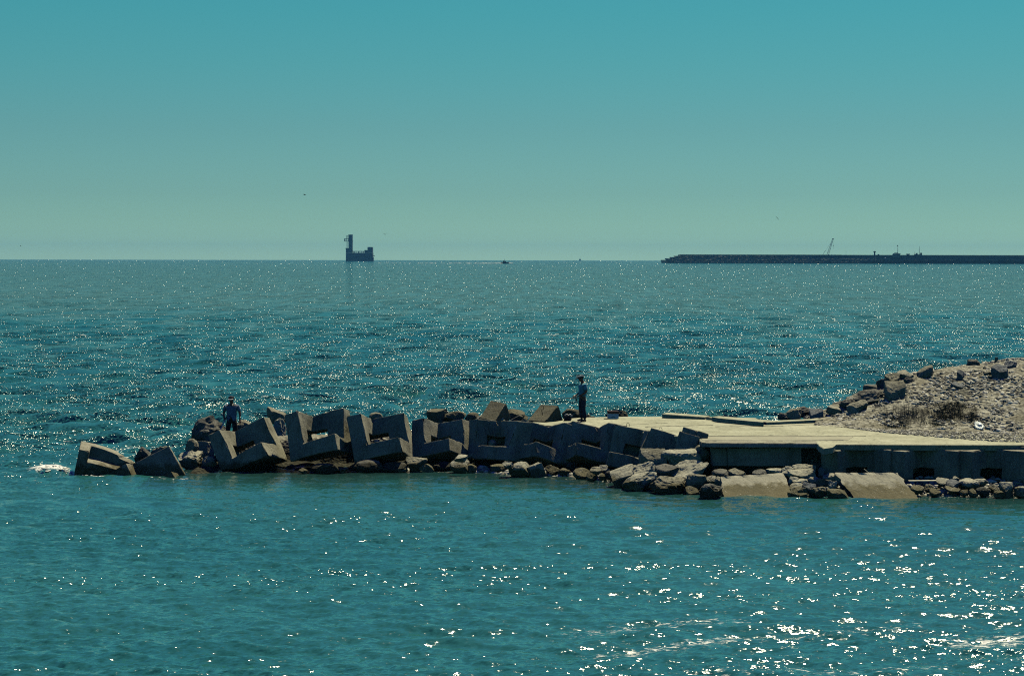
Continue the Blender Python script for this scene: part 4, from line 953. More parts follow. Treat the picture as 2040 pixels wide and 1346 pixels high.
def person(loc, rz, label, pose, M_s, M_t, cap):
    """pose: joint positions of arms and legs; faces local -Y"""
    P = pose; V = {}; E = []
    V['pel'] = ((0, .01, .95), (.135, .10)); V['sp'] = ((0, .0, 1.10), (.14, .10)); V['ch'] = ((0, .01, 1.30), (.165, .11))
    V['nb'] = ((0, .02, 1.445), (.075, .07)); V['nk'] = ((0, .0, 1.51), (.055, .058))
    hx, hy = P.get('head', (0, 0))
    V['jaw'] = ((hx * .5, -.03 + hy * .5, 1.565), (.062, .075)); V['hd'] = ((hx, -.015 + hy, 1.64), (.078, .098)); V['top'] = ((hx, .0 + hy, 1.705), (.055, .07))
    E += [('pel', 'sp'), ('sp', 'ch'), ('ch', 'nb'), ('nb', 'nk'), ('nk', 'jaw'), ('jaw', 'hd'), ('hd', 'top')]
    for s, n in ((-1, 'r'), (1, 'l')):
        sh, el, wr = P['sh' + n], P['el' + n], P['wr' + n]
        V['sh' + n] = (sh, .062); V['ua' + n] = (tuple((a * .45 + b * .55) for a, b in zip(sh, el)), .052)
        V['el' + n] = (el, .042); V['wr' + n] = (wr, (.030, .026))
        E += [('nb' if False else 'ch', 'sh' + n), ('sh' + n, 'ua' + n), ('ua' + n, 'el' + n), ('el' + n, 'wr' + n)]
        w = Vector(wr); d = Vector(P['hand' + n]).normalized(); pd = Vector(P['palm' + n]).normalized(); sd = d.cross(pd).normalized()
        pm = w + d * .05; V['pm' + n] = (tuple(pm), (.036, .020)); E.append(('wr' + n, 'pm' + n))
        ke = w + d * .085; V['kn' + n] = (tuple(ke), (.038, .016)); E.append(('pm' + n, 'kn' + n))
        curl = P['curl' + n]
        for i, (off, ln) in enumerate(((-.030, .068), (-.010, .078), (.011, .072), (.031, .056))):
            b = w + d * .085 + sd * off; prev = 'kn' + n; dd = d.copy(); q = b
            for j, fr in enumerate((.45, .32, .23)):
                dd = (dd * math.cos(curl) + pd * math.sin(curl)).normalized() if j or curl > .6 else dd
                q = q + dd * ln * fr; k = f'f{n}{i}{j}'; V[k] = (tuple(q), .0085 - .0008 * j); E.append((prev, k)); prev = k
                pd_ = pd; 
        t0 = w + d * .03 - sd * .034; t1 = t0 + (d * .5 - sd * .6 + pd * .5).normalized() * .035; t2 = t1 + (d * .8 + pd * .6).normalized() * .03
        V['t1' + n] = (tuple(t1), .011); V['t2' + n] = (tuple(t2), .0095); E += [('pm' + n, 't1' + n), ('t1' + n, 't2' + n)]
        hp, kn, an, to = P['hp' + n], P['kn' + n], P['an' + n], P['to' + n]
        V['hp' + n] = (hp, (.095, .095)); V['th' + n] = (tuple((a + b) / 2 for a, b in zip(hp, kn)), .078)
        V['kk' + n] = (kn, .056); V['ca' + n] = (tuple((a * .65 + b * .35) for a, b in zip(kn, an)), .056); V['an' + n] = (an, .038)
        V['to' + n] = (to, (.045, .028))
        E += [('pel', 'hp' + n), ('hp' + n, 'th' + n), ('th' + n, 'kk' + n), ('kk' + n, 'ca' + n), ('ca' + n, 'an' + n), ('an' + n, 'to' + n)]
    # face: nose and ears
    V['nose'] = ((hx, -.118 + hy, 1.615), .012); V['nb1'] = ((hx, -.085 + hy, 1.635), .016); E += [('hd', 'nb1'), ('nb1', 'nose')]
    for s in (-1, 1):
        k = 'ear%d' % s; V[k] = ((hx + s * .086, .01 + hy, 1.635), (.012, .022)); E.append(('hd', k))
    body = skin_object('person', V, E, M_skin)
    body.scale = P.get('scale', (1, 1, 1)); body.location = loc; body.rotation_euler = (0, 0, rz); tag(body, label, 'person')
    # shirt with short sleeves
    S = {'a': ((0, .01, .90), (.185, .14)), 'b': ((0, .0, 1.05), (.185, .145)), 'c': ((0, .01, 1.22), (.19, .142)), 'd': ((0, .015, 1.36), (.175, .122)), 'e': ((0, .02, 1.455), (.085, .08))}
    Es = [('a', 'b'), ('b', 'c'), ('c', 'd'), ('d', 'e')]
    for n in 'rl':
        sh, el = P['sh' + n], P['el' + n]; m_ = tuple(a * .5 + b * .5 for a, b in zip(sh, el)); e_ = tuple(a * .2 + b * .8 for a, b in zip(sh, el))
        S['s' + n] = (sh, .082); S['m' + n] = (m_, .074); S['k' + n] = (e_, .072); Es += [('d', 's' + n), ('s' + n, 'm' + n), ('m' + n, 'k' + n)]
    shirt = skin_object('shirt', S, Es, M_s, body)
    T = {'a': ((0, .01, .97), (.150, .115)), 'p': ((0, .01, .88), (.150, .118))}; Et = [('a', 'p')]
    for n in 'rl':
        hp, kn, an = P['hp' + n], P['kn' + n], P['an' + n]
        md = tuple((a + b) / 2 for a, b in zip(hp, kn)); cf = tuple(a * .5 + b * .5 for a, b in zip(kn, an)); ct = tuple(a * .06 + b * .94 for a, b in zip(kn, an))
        T['h' + n] = (tuple(hp[:2]) + (hp[2] - .08,), .112); T['m' + n] = (md, .098); T['k' + n] = (kn, .080); T['c' + n] = (cf, .078); T['t' + n] = (ct, .074)
        Et += [('p', 'h' + n), ('h' + n, 'm' + n), ('m' + n, 'k' + n), ('k' + n, 'c' + n), ('c' + n, 't' + n)]
    skin_object('trousers', T, Et, M_t, body)
    for n in 'rl':
        an, to = Vector(P['an' + n]), Vector(P['to' + n]); d = (to - an); d.z = 0; d.normalize()
        skin_object('shoe', {'h': (tuple(an - d * .05 + Vector((0, 0, -.035))), (.045, .042)), 'm': (tuple(an + d * .06 + Vector((0, 0, -.035))), (.048, .042)), 't': (tuple(to + d * .03 + Vector((0, 0, .008))), (.042, .026))},
                    [('h', 'm'), ('m', 't')], M_shoe, body)
    hr = bmesh.new(); bmesh.ops.create_uvsphere(hr, u_segments=20, v_segments=12, radius=1)
    for v in hr.verts: v.co = Vector((hx + v.co.x * .088, .018 + hy + v.co.y * .098, 1.655 + v.co.z * .075))
    from_bm('hair', hr, M_hair, body, True)
    cp = bmesh.new(); bmesh.ops.create_uvsphere(cp, u_segments=24, v_segments=14, radius=1)
    if cap == 'visor':
        for v in cp.verts: v.co = Vector((hx + v.co.x * .105, .0 + hy + v.co.y * .118, 1.683 + v.co.z * (.075 if v.co.z > 0 else .035)))
        c = from_bm('cap', cp, M_cap1, body, True)
        b = bmesh.new(); n = 12; top = []; bot = []
        for i in range(n + 1):
            a = math.pi * i / n; r = 1.0
            top.append(b.verts.new((hx + .088 * math.cos(a), hy - .085 - .075 * math.sin(a), 1.662 - .022 * math.sin(a))))
            bot.append(b.verts.new((hx + .088 * math.cos(a), hy - .085 - .075 * math.sin(a), 1.640 - .022 * math.sin(a))))
        for i in range(n):
            b.faces.new((top[i], top[i + 1], bot[i + 1], bot[i]))
        b.faces.new(top[::-1]); b.faces.new(bot)
        tag(from_bm('cap_brim', b, M_brim, c), 'white sunlit brim')
    else:
        for v in cp.verts:
            z = v.co.z; v.co = Vector((hx + v.co.x * .118, -.012 + hy + v.co.y * .150, 1.690 + z * (.060 if z > 0 else .022) - .035 * max(0, -v.co.y) + .012 * v.co.y))
        c = from_bm('flat_cap', cp, M_cap2, body, True)
        b = bmesh.new(); n = 10; top = []; bot = []
        for i in range(n + 1):
            a = math.pi * i / n
            top.append(b.verts.new((hx + .082 * math.cos(a), hy - .115 - .070 * math.sin(a), 1.668 - .02 * math.sin(a)))); bot.append(b.verts.new((hx + .082 * math.cos(a), hy - .115 - .068 * math.sin(a), 1.658 - .02 * math.sin(a))))
        for i in range(n): b.faces.new((top[i], top[i + 1], bot[i + 1], bot[i]))
        b.faces.new(top[::-1]); b.faces.new(bot); from_bm('cap_brim', b, M_cap2, c)
    return body, shirt

# --- man behind the tipped block, facing the camera
d1 = 73.6; p1 = at_y(461.5, 789, d1); f1 = Vector((p1.x, d1, p1.z - 1.745))
pose1 = dict(head=(-.01, -.02), scale=(1.10, 1.08, 1.0),
    shr=(-.195, .02, 1.385), elr=(-.285, .05, 1.12), wrr=(-.235, -.10, .90), handr=(.15, -.35, -.8), palmr=(.6, -.3, .1), curlr=.75,
    shl=(.195, .02, 1.385), ell=(.275, .04, 1.11), wrl=(.285, -.03, .855), handl=(.05, -.1, -1), palml=(-1, -.1, 0), curll=.45,
    hpr=(-.09, .01, .90), knr=(-.125, -.03, .49), anr=(-.14, .02, .085), tor=(-.16, -.13, .035),
    hpl=(.09, .01, .90), knl=(.115, -.02, .49), anl=(.13, .03, .085), tol=(.16, -.11, .035))
man1, shirt1 = person(f1, R(-4), 'man in dark cap with pale visor and blue shirt behind the most tipped hollow block', pose1, M_shirt1, M_trou1, 'visor')
# open shirt tails and collar
b = bmesh.new()
for s in (-1, 1):
    v = [b.verts.new(p) for p in ((s * .005, -.150, 1.05), (s * .165, -.085, 1.02), (s * .160, -.085, .865), (s * .085, -.150, .835), (s * .012, -.155, .97))]
    b.faces.new(v if s < 0 else v[::-1])
bmesh.ops.solidify(b, geom=b.faces[:], thickness=.008)
from_bm('shirt_front', b, M_shirt1, man1)
for s in (-1, 1):
    b = bmesh.new(); v = [b.verts.new(p) for p in ((s * .055, -.02, 1.50), (s * .085, -.05, 1.485), (s * .055, -.125, 1.405), (s * .03, -.10, 1.44))]
    b.faces.new(v); bmesh.ops.solidify(b, geom=b.faces[:], thickness=.008); from_bm('collar', b, M_white, man1)
# --- man on the deck, facing left
d2 = 74.9; p2 = on_z(1160, 839, PLAT_Z + .01); f2 = Vector((p2.x, p2.y, PLAT_Z))
pose2 = dict(head=(-.03, -.06), scale=(1.08, 1.05, 1.0),
    shr=(-.185, .03, 1.375), elr=(-.225, .02, 1.11), wrr=(-.09, -.235, .965), handr=(.25, -.85, -.2), palmr=(.2, .1, -1), curlr=.85,
    shl=(.185, .03, 1.375), ell=(.245, .05, 1.12), wrl=(.09, -.20, .955), handl=(-.2, -.85, -.15), palml=(-.2, .1, -1), curll=.85,
    hpr=(-.085, .01, .90), knr=(-.09, -.03, .49), anr=(-.095, .03, .085), tor=(-.11, -.13, .035),
    hpl=(.085, .01, .90), knl=(.10, -.0, .49), anl=(.11, .06, .085), tol=(.12, -.10, .035))
man2, shirt2 = person(f2, R(-90 + 20), 'man in a flat cap and teal shirt fishing from the deck, turned to the left', pose2, M_shirt2, M_trou2, 'flat')

# ------------------------------------------------------------------ rods
M_rod = plain('rod_black', (.02, .02, .025), .4); M_rodp = plain('rod_silver', (.35, .42, .45), .3); M_reel = plain('reel_metal', (.08, .08, .09), .35)
def smooth_line(a, b, sag, n=26, pw=2.0):
    a = Vector(a); b = Vector(b); return [a.lerp(b, i / n) + Vector((0, 0, sag(i / n))) for i in range(n + 1)]
g0 = at_y(1151, 793.3, f2.y - .08); tip = at_y(1083, 799.5, f2.y - .35)
rod = empty('fishing_rod', g0, label='long dark fishing rod held level by the man in the flat cap', cat='fishing rod')
def loc_pts(pts, o): return [Vector(p) - o for p in pts]
pts = [g0.lerp(tip, t) + Vector((0, 0, .045 * math.sin(math.pi * min(1, t * 1.05)) * (1 if t > 0 else 0))) for t in [i / 24 for i in range(25)]]
bm = bmesh.new(); add_tube(bm, loc_pts(pts, g0), [.019 - .012 * i / 24 for i in range(25)], 8); from_bm('blank', bm, M_rod, rod, True)
bm = bmesh.new(); add_tube(bm, loc_pts([g0 + Vector((.16, 0, .0)), g0, pts[3]], g0), .019, 10); from_bm('handle', bm, M_rod, rod, True)
bm = bmesh.new(); add_tube(bm, [Vector((-.05, -.03, -.06)), Vector((-.05, .03, -.06))], .035, 14); add_tube(bm, [Vector((-.03, 0, 0)), Vector((-.05, 0, -.05))], .008, 6)
add_tube(bm, [Vector((-.05, -.04, -.06)), Vector((-.10, -.045, -.075))], .006, 6); from_bm('reel', bm, M_reel, rod, True)
w1 = at_y(1014, 838, 72.4); w2 = on_z(855, 930, .0)
bm = bmesh.new(); add_tube(bm, loc_pts([tip, tip.lerp(w1, .5) + Vector((0, 0, -.02)), w1, w1.lerp(w2, .5) + Vector((0, 0, -.03)), w2], g0), .0025, 4)
from_bm('fishing_line', bm, plain('line_nylon', (.35, .38, .4), .4), rod)
h1 = at_y(449.5, 833, d1 - .17); t1 = at_y(430.5, 869.5, d1 - 1.1)
rod1 = empty('fishing_rod', h1, label='pale fishing rod pointing down from the hand of the man in a visor', cat='fishing rod')
bm = bmesh.new(); add_tube(bm, loc_pts([h1.lerp(t1, i / 12) + Vector((0, 0, -.03 * math.sin(math.pi * i / 12))) for i in range(13)], h1), [.022 - .010 * i / 12 for i in range(13)], 8); from_bm('blank', bm, M_rodp, rod1, True)
bm = bmesh.new(); add_tube(bm, loc_pts([h1 + (h1 - t1).normalized() * .18, h1.lerp(t1, .1)], h1), .018, 8); from_bm('handle', bm, M_rod, rod1, True)
bm = bmesh.new(); add_tube(bm, [Vector((-.02, -.06, .0)), Vector((.03, -.05, .0))], .032, 12); from_bm('reel', bm, M_reel, rod1, True)

# ------------------------------------------------------------------ things on the deck
c0 = on_z(1222, 834, PLAT_Z + .005)
box = empty('tackle_box', (c0.x, c0.y, PLAT_Z), R(4), 'white lidded box with a dark red lid standing on the deck right of the angler', 'box')
s_ = c0.y / F_PX
bm = bmesh.new(); add_box(bm, (0, .14, .10), (21.5 * s_, .26, .20)); bmesh.ops.bevel(bm, geom=bm.edges[:], offset=.012, segments=2, affect='EDGES'); from_bm('bin', bm, plain('box_white', (.85, .84, .82), .5, vary=.08), box)
bm = bmesh.new(); add_box(bm, (0, .14, .255), (23 * s_, .29, .10)); bmesh.ops.bevel(bm, geom=bm.edges[:], offset=.015, segments=2, affect='EDGES'); from_bm('lid', bm, plain('lid_red', (.10, .05, .04), .5), box)
bm = bmesh.new()
for i, (x, w) in enumerate(((-.07, .018), (-.045, .012), (-.025, .014), (-.005, .016), (.018, .012), (.04, .018), (.065, .012))): add_box(bm, (x, .0, .085), (w, .012, .028 if i % 2 else .02))
from_bm('marking', bm, plain('marking_grey', (.2, .22, .24), .6), box)
bm = bmesh.new(); m0 = on_z(1210, 834.5, PLAT_Z + .01); add_box(bm, (0, 0, .012), (.22, .22, .02)); bmesh.ops.bevel(bm, geom=bm.edges[:], offset=.006, segments=1, affect='EDGES')  # thin dark square laid flat under the box's left side
o = from_bm('dark_flat_piece', bm, plain('flat_piece_dark', (.04, .045, .05), .9)); o.location = (m0.x - .02, m0.y + .15, PLAT_Z + .002); tag(o, 'small dark flat thing under the left side of the lidded box', 'mat')
# dark bag with white rags
bp_ = on_z(1131, 842, 1.42)
bag = empty('bag', (bp_.x, bp_.y, 1.40), 0, 'dark bag with white bait bundle on top, left of the angler feet', 'bag')
bm = rock_bm((.30, .26, .32), 77, cuts=5, rough=.06); from_bm('bag_body', bm, plain('bag_cloth', (.03, .03, .04), .9), bag)
for i in range(6):
    bm = rock_bm((.07 + .03 * (i % 2), .06, .05), 80 + i, cuts=6, rough=.12, sub=3); o = from_bm('white_rag', bm, M_white, bag); o.location = (-.09 + .045 * i, -.02, .29 + .03 * math.sin(i * 2.1))
# plastic bag on the slope, planks, post
hb = ground_hit(1950, 854) or (70.5, 1.5); c = at_y(1950, 854, hb[0]); w = 18 * hb[0] / F_PX
bm = bmesh.new(); bmesh.ops.create_icosphere(bm, subdivisions=4, radius=1)
for v in bm.verts:
    p = v.co.copy(); f = 1 + .35 * fbm(p * 1.3 + Vector((5, 1, 2)), 5) + .12 * abs(mnoise.noise(p * 5)); p *= f
    if p.y < -.2 and abs(p.x) < .5 and abs(p.z) < .35: p.y += .35
    v.co = Vector((p.x * w * .5, p.y * .12 + p.z * .17, p.z * .12 + .11))
o = from_bm('plastic_bag', bm, plain('bag_white', (.72, .78, .74), .35, vary=.15, scale=14), None, True); o.location = c; tag(o, 'crumpled white plastic bag at the foot of the gravel hill', 'plastic bag')
def plank(px0, py0, px1, py1, th, wd, mat, label, lift=.03):
    h0 = ground_hit(px0, py0) or (64.5, .4); h1_ = ground_hit(px1, py1) or h0
    return px0, py0, h0, h1_
for (a, b_, lb, mt, ya) in (((1937, 790), (1952, 781), 'short pale plank lying on the gravel slope', (.55, .53, .42), None), ((1810, 959.5), (1866, 959), 'long thin pale plank at the foot of the second wall block', (.55, .53, .42), 64.6)):
    y0 = ya or (ground_hit(*a) or (73, 2))[0]; y1 = ya or (ground_hit(*b_) or (73, 2))[0]
    A = at_y(*a, y0 - .05); B = at_y(*b_, y1 - .05); L = (B - A).length; dv = (B - A).normalized()
    M3 = Matrix((dv, Vector((0, 1, 0)) - dv * dv.y, Vector((0, 0, 1)))).transposed()
    bm = bmesh.new(); add_box(bm, (0, 0, 0), (L, .09 if ya is None else .18, .05 if ya is None else .035), M3); bmesh.ops.bevel(bm, geom=bm.edges[:], offset=.006, segments=1, affect='EDGES')
    o = from_bm('plank', bm, plain('plank_wood', mt, .8)); o.location = (A + B) / 2 + Vector((0, 0, .03)); tag(o, lb, 'plank')
hp = ground_hit(1985, 722) or (77, 3.5); c = at_y(1985, 719.5, hp[0])
bm = bmesh.new(); add_box(bm, (0, 0, .05), (.11, .11, .22)); bmesh.ops.bevel(bm, geom=bm.edges[:], offset=.012, segments=2, affect='EDGES')
o = from_bm('concrete_post', bm, M_rockm); o.location = c; tag(o, 'tiny square post stump on the skyline of the hill', 'post')
# leaning stick in the opening of the first wall block
bm = bmesh.new(); add_tube(bm, [at_y(1721, 934, 65.15), at_y(1730, 941.5, 65.0)], .02, 6); tag(from_bm('stick', bm, plain('stick_wood', (.3, .28, .2))), 'short stick leaning over the top edge of the right fallen slab', 'stick')

# ------------------------------------------------------------------ dry weeds and grass on the slope
def blades(name, n, px0, px1, py0, py1, h0, h1, mat, label, cat, kind=None, wd=.006, lean=.25, seed=1, tw=0):
    rr = random.Random(seed); bm = bmesh.new()
    for i in range(n):
        px = (px0 + px1) / 2 + (px1 - px0) * max(-.62, min(.62, rr.gauss(0, .27))); py = rr.uniform(py0, py1) + 5 * mnoise.noise(Vector((px * .07, seed, 0))); h = ground_hit(px, py)
        if not h: continue
        b0 = at_y(px, py, h[0]); H = rr.uniform(h0, h1); a = rr.uniform(0, 6.28); l = rr.uniform(0, lean) * H
        q = [b0 + Vector((0, 0, -.02)), b0 + Vector((math.cos(a) * l * .3, math.sin(a) * l * .3, H * .5)), b0 + Vector((math.cos(a) * l, math.sin(a) * l, H))]
        wv = Vector((math.cos(a + 1.57), math.sin(a + 1.57), 0)) * wd
        v = [bm.verts.new(q[0] - wv), bm.verts.new(q[0] + wv), bm.verts.new(q[1] + wv * .8), bm.verts.new(q[1] - wv * .8), bm.verts.new(q[2])]
        bm.faces.new((v[0], v[1], v[2], v[3])); bm.faces.new((v[3], v[2], v[4]))
        for k in range(tw):
            t = rr.uniform(.35, .95); s = q[0].lerp(q[2], t); a2 = rr.uniform(0, 6.28); e = s + Vector((math.cos(a2) * .09, math.sin(a2) * .09, rr.uniform(.02, .09)))
            u = Vector((0, 0, wd * .6)); vv = [bm.verts.new(s - u), bm.verts.new(s + u), bm.verts.new(e)]; bm.faces.new(vv)
    return tag(from_bm(name, bm, mat), label, cat, kind=kind)
M_dry = plain('dry_stems', (.17, .13, .09), .9); M_green = plain('green_grass', (.05, .065, .02), .9); M_scrub = plain('scrub_dark', (.11, .095, .055), .9)
blades('dry_weeds', 420, 1772, 1862, 822, 850, .15, .50, M_dry, 'tall dry weeds standing in the gravel at the foot of the hill', 'dry weeds', 'stuff', .006, .3, 3, 5)
blades('scrub', 1100, 1858, 1935, 808, 838, .06, .22, M_scrub, 'dark low scrub on the gravel to the right of the dry weeds', 'scrub', 'stuff', .008, .9, 4, 4)
blades('scrub', 130, 1925, 1948, 826, 842, .05, .18, M_scrub, 'small dark scrub patch behind the plastic bag', 'scrub', 'stuff', .008, .9, 9, 4)
blades('grass', 3800, 1740, 1940, 832, 854, .03, .10, M_green, 'short green grass in the gravel beneath the dry weeds', 'grass', 'stuff', .006, .8, 5)
blades('grass', 900, 1690, 1740, 838, 852, .02, .07, M_green, 'thin green grass at the left foot of the gravel hill', 'grass', 'stuff', .006, .8, 6)

# ------------------------------------------------------------------ far out at sea
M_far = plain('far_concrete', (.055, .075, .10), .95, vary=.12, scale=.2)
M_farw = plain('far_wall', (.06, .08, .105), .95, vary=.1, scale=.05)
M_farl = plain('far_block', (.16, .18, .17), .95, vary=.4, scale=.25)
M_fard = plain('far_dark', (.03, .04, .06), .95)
def pbox(bm, x0, y0, x1, y1, D, o, depth):
    """box filling this picture rectangle at distance D, in metres round origin o"""
    a = at_y(x0, y0, D); b = at_y(x1, y1, D)
    add_box(bm, Vector(((a.x + b.x) / 2, D + depth / 2, (a.z + b.z) / 2)) - o, (abs(b.x - a.x), depth, abs(a.z - b.z)))
D = 4600.0; o_f = Vector((at_y(715, 520.8, D).x, D, drop(D)))
fort = empty('sea_fort', o_f, label='derelict concrete sea fort with a tall tower on the horizon', cat='sea fort')
def part(name, rects, D, o, par, mat, depth):
    bm = bmesh.new()
    for i, r in enumerate(rects):
        dp = depth if len(r) == 4 else r[4]
        pbox(bm, *r[:4], D + (0 if len(r) < 6 else r[5]), o, dp)
    return from_bm(name, bm, mat, par)
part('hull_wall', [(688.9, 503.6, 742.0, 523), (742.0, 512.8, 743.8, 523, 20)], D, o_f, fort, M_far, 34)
part('annex', [(689.0, 494.8, 694.1, 503.5)], D, o_f, fort, M_far, 26)
part('annex_roof', [(687.2, 494.2, 694.1, 495.3)], D, o_f, fort, M_fard, 28)
part('tower', [(694.2, 468.0, 702.0, 503.5)], D, o_f, fort, M_far, 12)
part('tower_cap', [(694.0, 467.3, 702.1, 468.2)], D, o_f, fort, M_fard, 12.4)
part('balcony', [(685.8, 475.0, 694.1, 475.9), (685.8, 479.8, 694.1, 481.0), (685.8, 475.9, 687.4, 479.8), (692.9, 475.9, 693.4, 479.8), (690.2, 475.9, 690.7, 479.8)], D, o_f, fort, M_fard, 8)
part('upper_platform', [(689.2, 469.8, 694.1, 470.8), (690.2, 470.8, 690.7, 475.0), (692.6, 470.8, 693.1, 475.0)], D, o_f, fort, M_fard, 6)
bm = bmesh.new()
for px in (690.6, 692.9): add_tube(bm, [at_y(px, 481, D + 3) - o_f, at_y(px, 494.4, D + 3) - o_f], .22, 4)
for k in range(9): add_tube(bm, [at_y(690.6, 482 + k * 1.45, D + 3) - o_f, at_y(692.9, 482.6 + k * 1.45, D + 3) - o_f], .25, 4)
from_bm('ladder', bm, M_fard, fort)
part('side_bracket', [(702.0, 479.9, 703.7, 481.0)], D, o_f, fort, M_fard, 3)
part('colonnade_roof', [(702.0, 500.0, 725.8, 501.3)], D, o_f, fort, M_fard, 30)
for k, px in enumerate((704.2, 706.6, 710.3, 713.2, 716.5, 720.0, 722.6)):
    part('pillar', [(px, 501.3, px + (1.0 if k % 3 else 1.7), 503.6)], D, o_f, fort, M_fard, 3)
part('end_block', [(732.1, 492.0, 741.9, 503.6)], D, o_f, fort, M_far, 26)
part('end_step', [(726.0, 498.0, 732.1, 503.6)], D, o_f, fort, M_far, 26)
part('boom', [(741.9, 509.0, 746.8, 510.1)], D, o_f, fort, M_fard, 2)
rr = random.Random(5)
for row, (yy, n) in enumerate(((507.5, 10), (511.5, 12), (516, 12))):
    for k in range(n):
        px = 692 + k * 4.0 + rr.uniform(-.4, .4); bm = bmesh.new(); pbox(bm, px, yy, px + 1.0, yy + 1.5, D - .3, o_f, .3); from_bm('window', bm, M_fard, fort)

# breakwater with a parapet wall and stacked armour units
DB = 3200.0; o_b = Vector((at_y(1660, 520, DB).x, DB, drop(DB)))
brk = empty('breakwater', o_b, label='long dark breakwater wall on the horizon with stacked blocks at its left end', cat='breakwater')
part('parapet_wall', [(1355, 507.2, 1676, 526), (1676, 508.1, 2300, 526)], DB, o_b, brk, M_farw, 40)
part('wall_coping', [(1354.5, 506.7, 1676, 507.6), (1676, 507.7, 2300, 508.5)], DB - 1.5, o_b, brk, M_fard, 3)
rr = random.Random(9)
for tier, (xs, y0, y1, xe, off) in enumerate(((1343.5, 509.2, 511.4, 1560, -8), (1334.5, 511.6, 514.2, 1610, -16), (1326, 514.4, 517.2, 1800, -24), (1317, 517.4, 520.4, 2250, -32), (1319, 520.4, 523.8, 2250, -40))):
    bm = bmesh.new(); px = xs
    while px < xe:
        w = rr.uniform(2.2, 4.6); fade = (px - xs) / (xe - xs)
        jy = rr.uniform(-.25, .25)
        a = at_y(px, y0 + .5 + jy, DB + off); b = at_y(px + w, y1, DB + off)
        rm = Matrix.Rotation(rr.uniform(-.5, .5), 3, 'Z') @ Matrix.Rotation(rr.uniform(-.15, .15), 3, 'Y')
        add_box(bm, Vector(((a.x + b.x) / 2, DB + off + 4, (a.z + b.z) / 2)) - o_b, ((b.x - a.x) * .86, 8, (a.z - b.z) * (1.0 - .25 * fade)), rm)
        px += w
    t_ = from_bm('block_tier', bm, M_farl, brk); t_['kind'] = 'stuff'
part('tier_bed', [(1345, 510.2, 1500, 526), (1336, 512.6, 1560, 526), (1328, 515.4, 2250, 526)], DB - 5, o_b, brk, M_fard, 12)
# nearer low mole on the right
DM = 3050.0; o_m = Vector((at_y(1900, 520, DM).x, DM, drop(DM)))
ml = empty('inner_mole', o_m, label='low rubble mole in front of the breakwater at the far right', cat='mole')
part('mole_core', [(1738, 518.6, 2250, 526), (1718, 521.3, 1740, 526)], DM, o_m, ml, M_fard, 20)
bm = bmesh.new(); px = 1736
while px < 2240:
    w = rr.uniform(2.5, 5); a = at_y(px, 517.1 + rr.uniform(-.3, .3), DM - 6); b = at_y(px + w, 519.3, DM - 6)
    add_box(bm, Vector(((a.x + b.x) / 2, DM - 2, (a.z + b.z) / 2)) - o_m, ((b.x - a.x) * .7, 6, (a.z - b.z)), Matrix.Rotation(rr.uniform(-.4, .4), 3, 'Z')); px += w
t_ = from_bm('crown_blocks', bm, M_farl, ml); t_['kind'] = 'stuff'
bm = bmesh.new(); px = 1716
while px < 2240:
    w = rr.uniform(2, 4.4); a = at_y(px, 520.2 + rr.uniform(-.4, .6), DM - 14); b = at_y(px + w, 524, DM - 14)
    add_box(bm, Vector(((a.x + b.x) / 2, DM - 10, (a.z + b.z) / 2)) - o_m, ((b.x - a.x), 6, (a.z - b.z)), Matrix.Rotation(rr.uniform(-.4, .4), 3, 'Z')); px += w
t_ = from_bm('foot_blocks', bm, M_fard, ml); t_['kind'] = 'stuff'
# beacon
o_k = Vector((at_y(1742.3, 520, DM - 5).x, DM - 5, 0))
bc = empty('beacon', o_k, label='small harbour beacon with a lantern top at the end of the low mole', cat='beacon')
bm = bmesh.new(); add_tube(bm, [at_y(1742.4, 519, DM - 5) - o_k, at_y(1742.4, 508, DM - 5) - o_k, at_y(1742.4, 503, DM - 5) - o_k], [1.5, 1.15, .9], 12); from_bm('beacon_tower', bm, M_fard, bc, True)
bm = bmesh.new(); add_tube(bm, [at_y(1742.4, y, DM - 5) - o_k for y in (503.4, 502.4, 500.8, 500.0)], [1.0, 1.9, 1.7, .7], 12); from_bm('lantern', bm, M_fard, bc)
bm = bmesh.new(); pbox(bm, 1749, 506.2, 1751.8, 509, DM, o_m, 3); pbox(bm, 1748, 508.5, 1753, 518.8, DM + 1, o_m, 2); from_bm('hut', bm, M_fard, ml)
# crane behind the wall
DC = 3260.0; o_c = Vector((at_y(1645, 507, DC).x, DC, 0))
cr = empty('crawler_crane', o_c, label='lattice boom crane rising behind the breakwater wall', cat='crane')
base = at_y(1648.5, 509, DC) - o_c; tipc = at_y(1659.2, 476.3, DC) - o_c; dv = (tipc - base); nv = Vector((-dv.z, 0, dv.x)).normalized() * -1
bm = bmesh.new(); W0, W1 = 1.5, .7; N = 16
for s in (-1, 1):
    for yy in (-1, 1): add_tube(bm, [base + nv * W0 * s + Vector((0, yy * W0, 0)), tipc + nv * W1 * s + Vector((0, yy * W1, 0))], .16, 4)
for k in range(N):
    t0, t1 = k / N, (k + 1) / N; w0 = W0 + (W1 - W0) * t0; w1 = W0 + (W1 - W0) * t1; s = 1 if k % 2 else -1
    for yy in (-1, 1): add_tube(bm, [base + dv * t0 + nv * w0 * s + Vector((0, yy * w0, 0)), base + dv * t1 - nv * w1 * s + Vector((0, yy * w1, 0))], .12, 4)
from_bm('boom', bm, M_farl, cr)
bm = bmesh.new(); pbox(bm, 1658.0, 475.2, 1661.0, 477.3, DC, o_c, 1.5); from_bm('boom_head', bm, M_fard, cr)
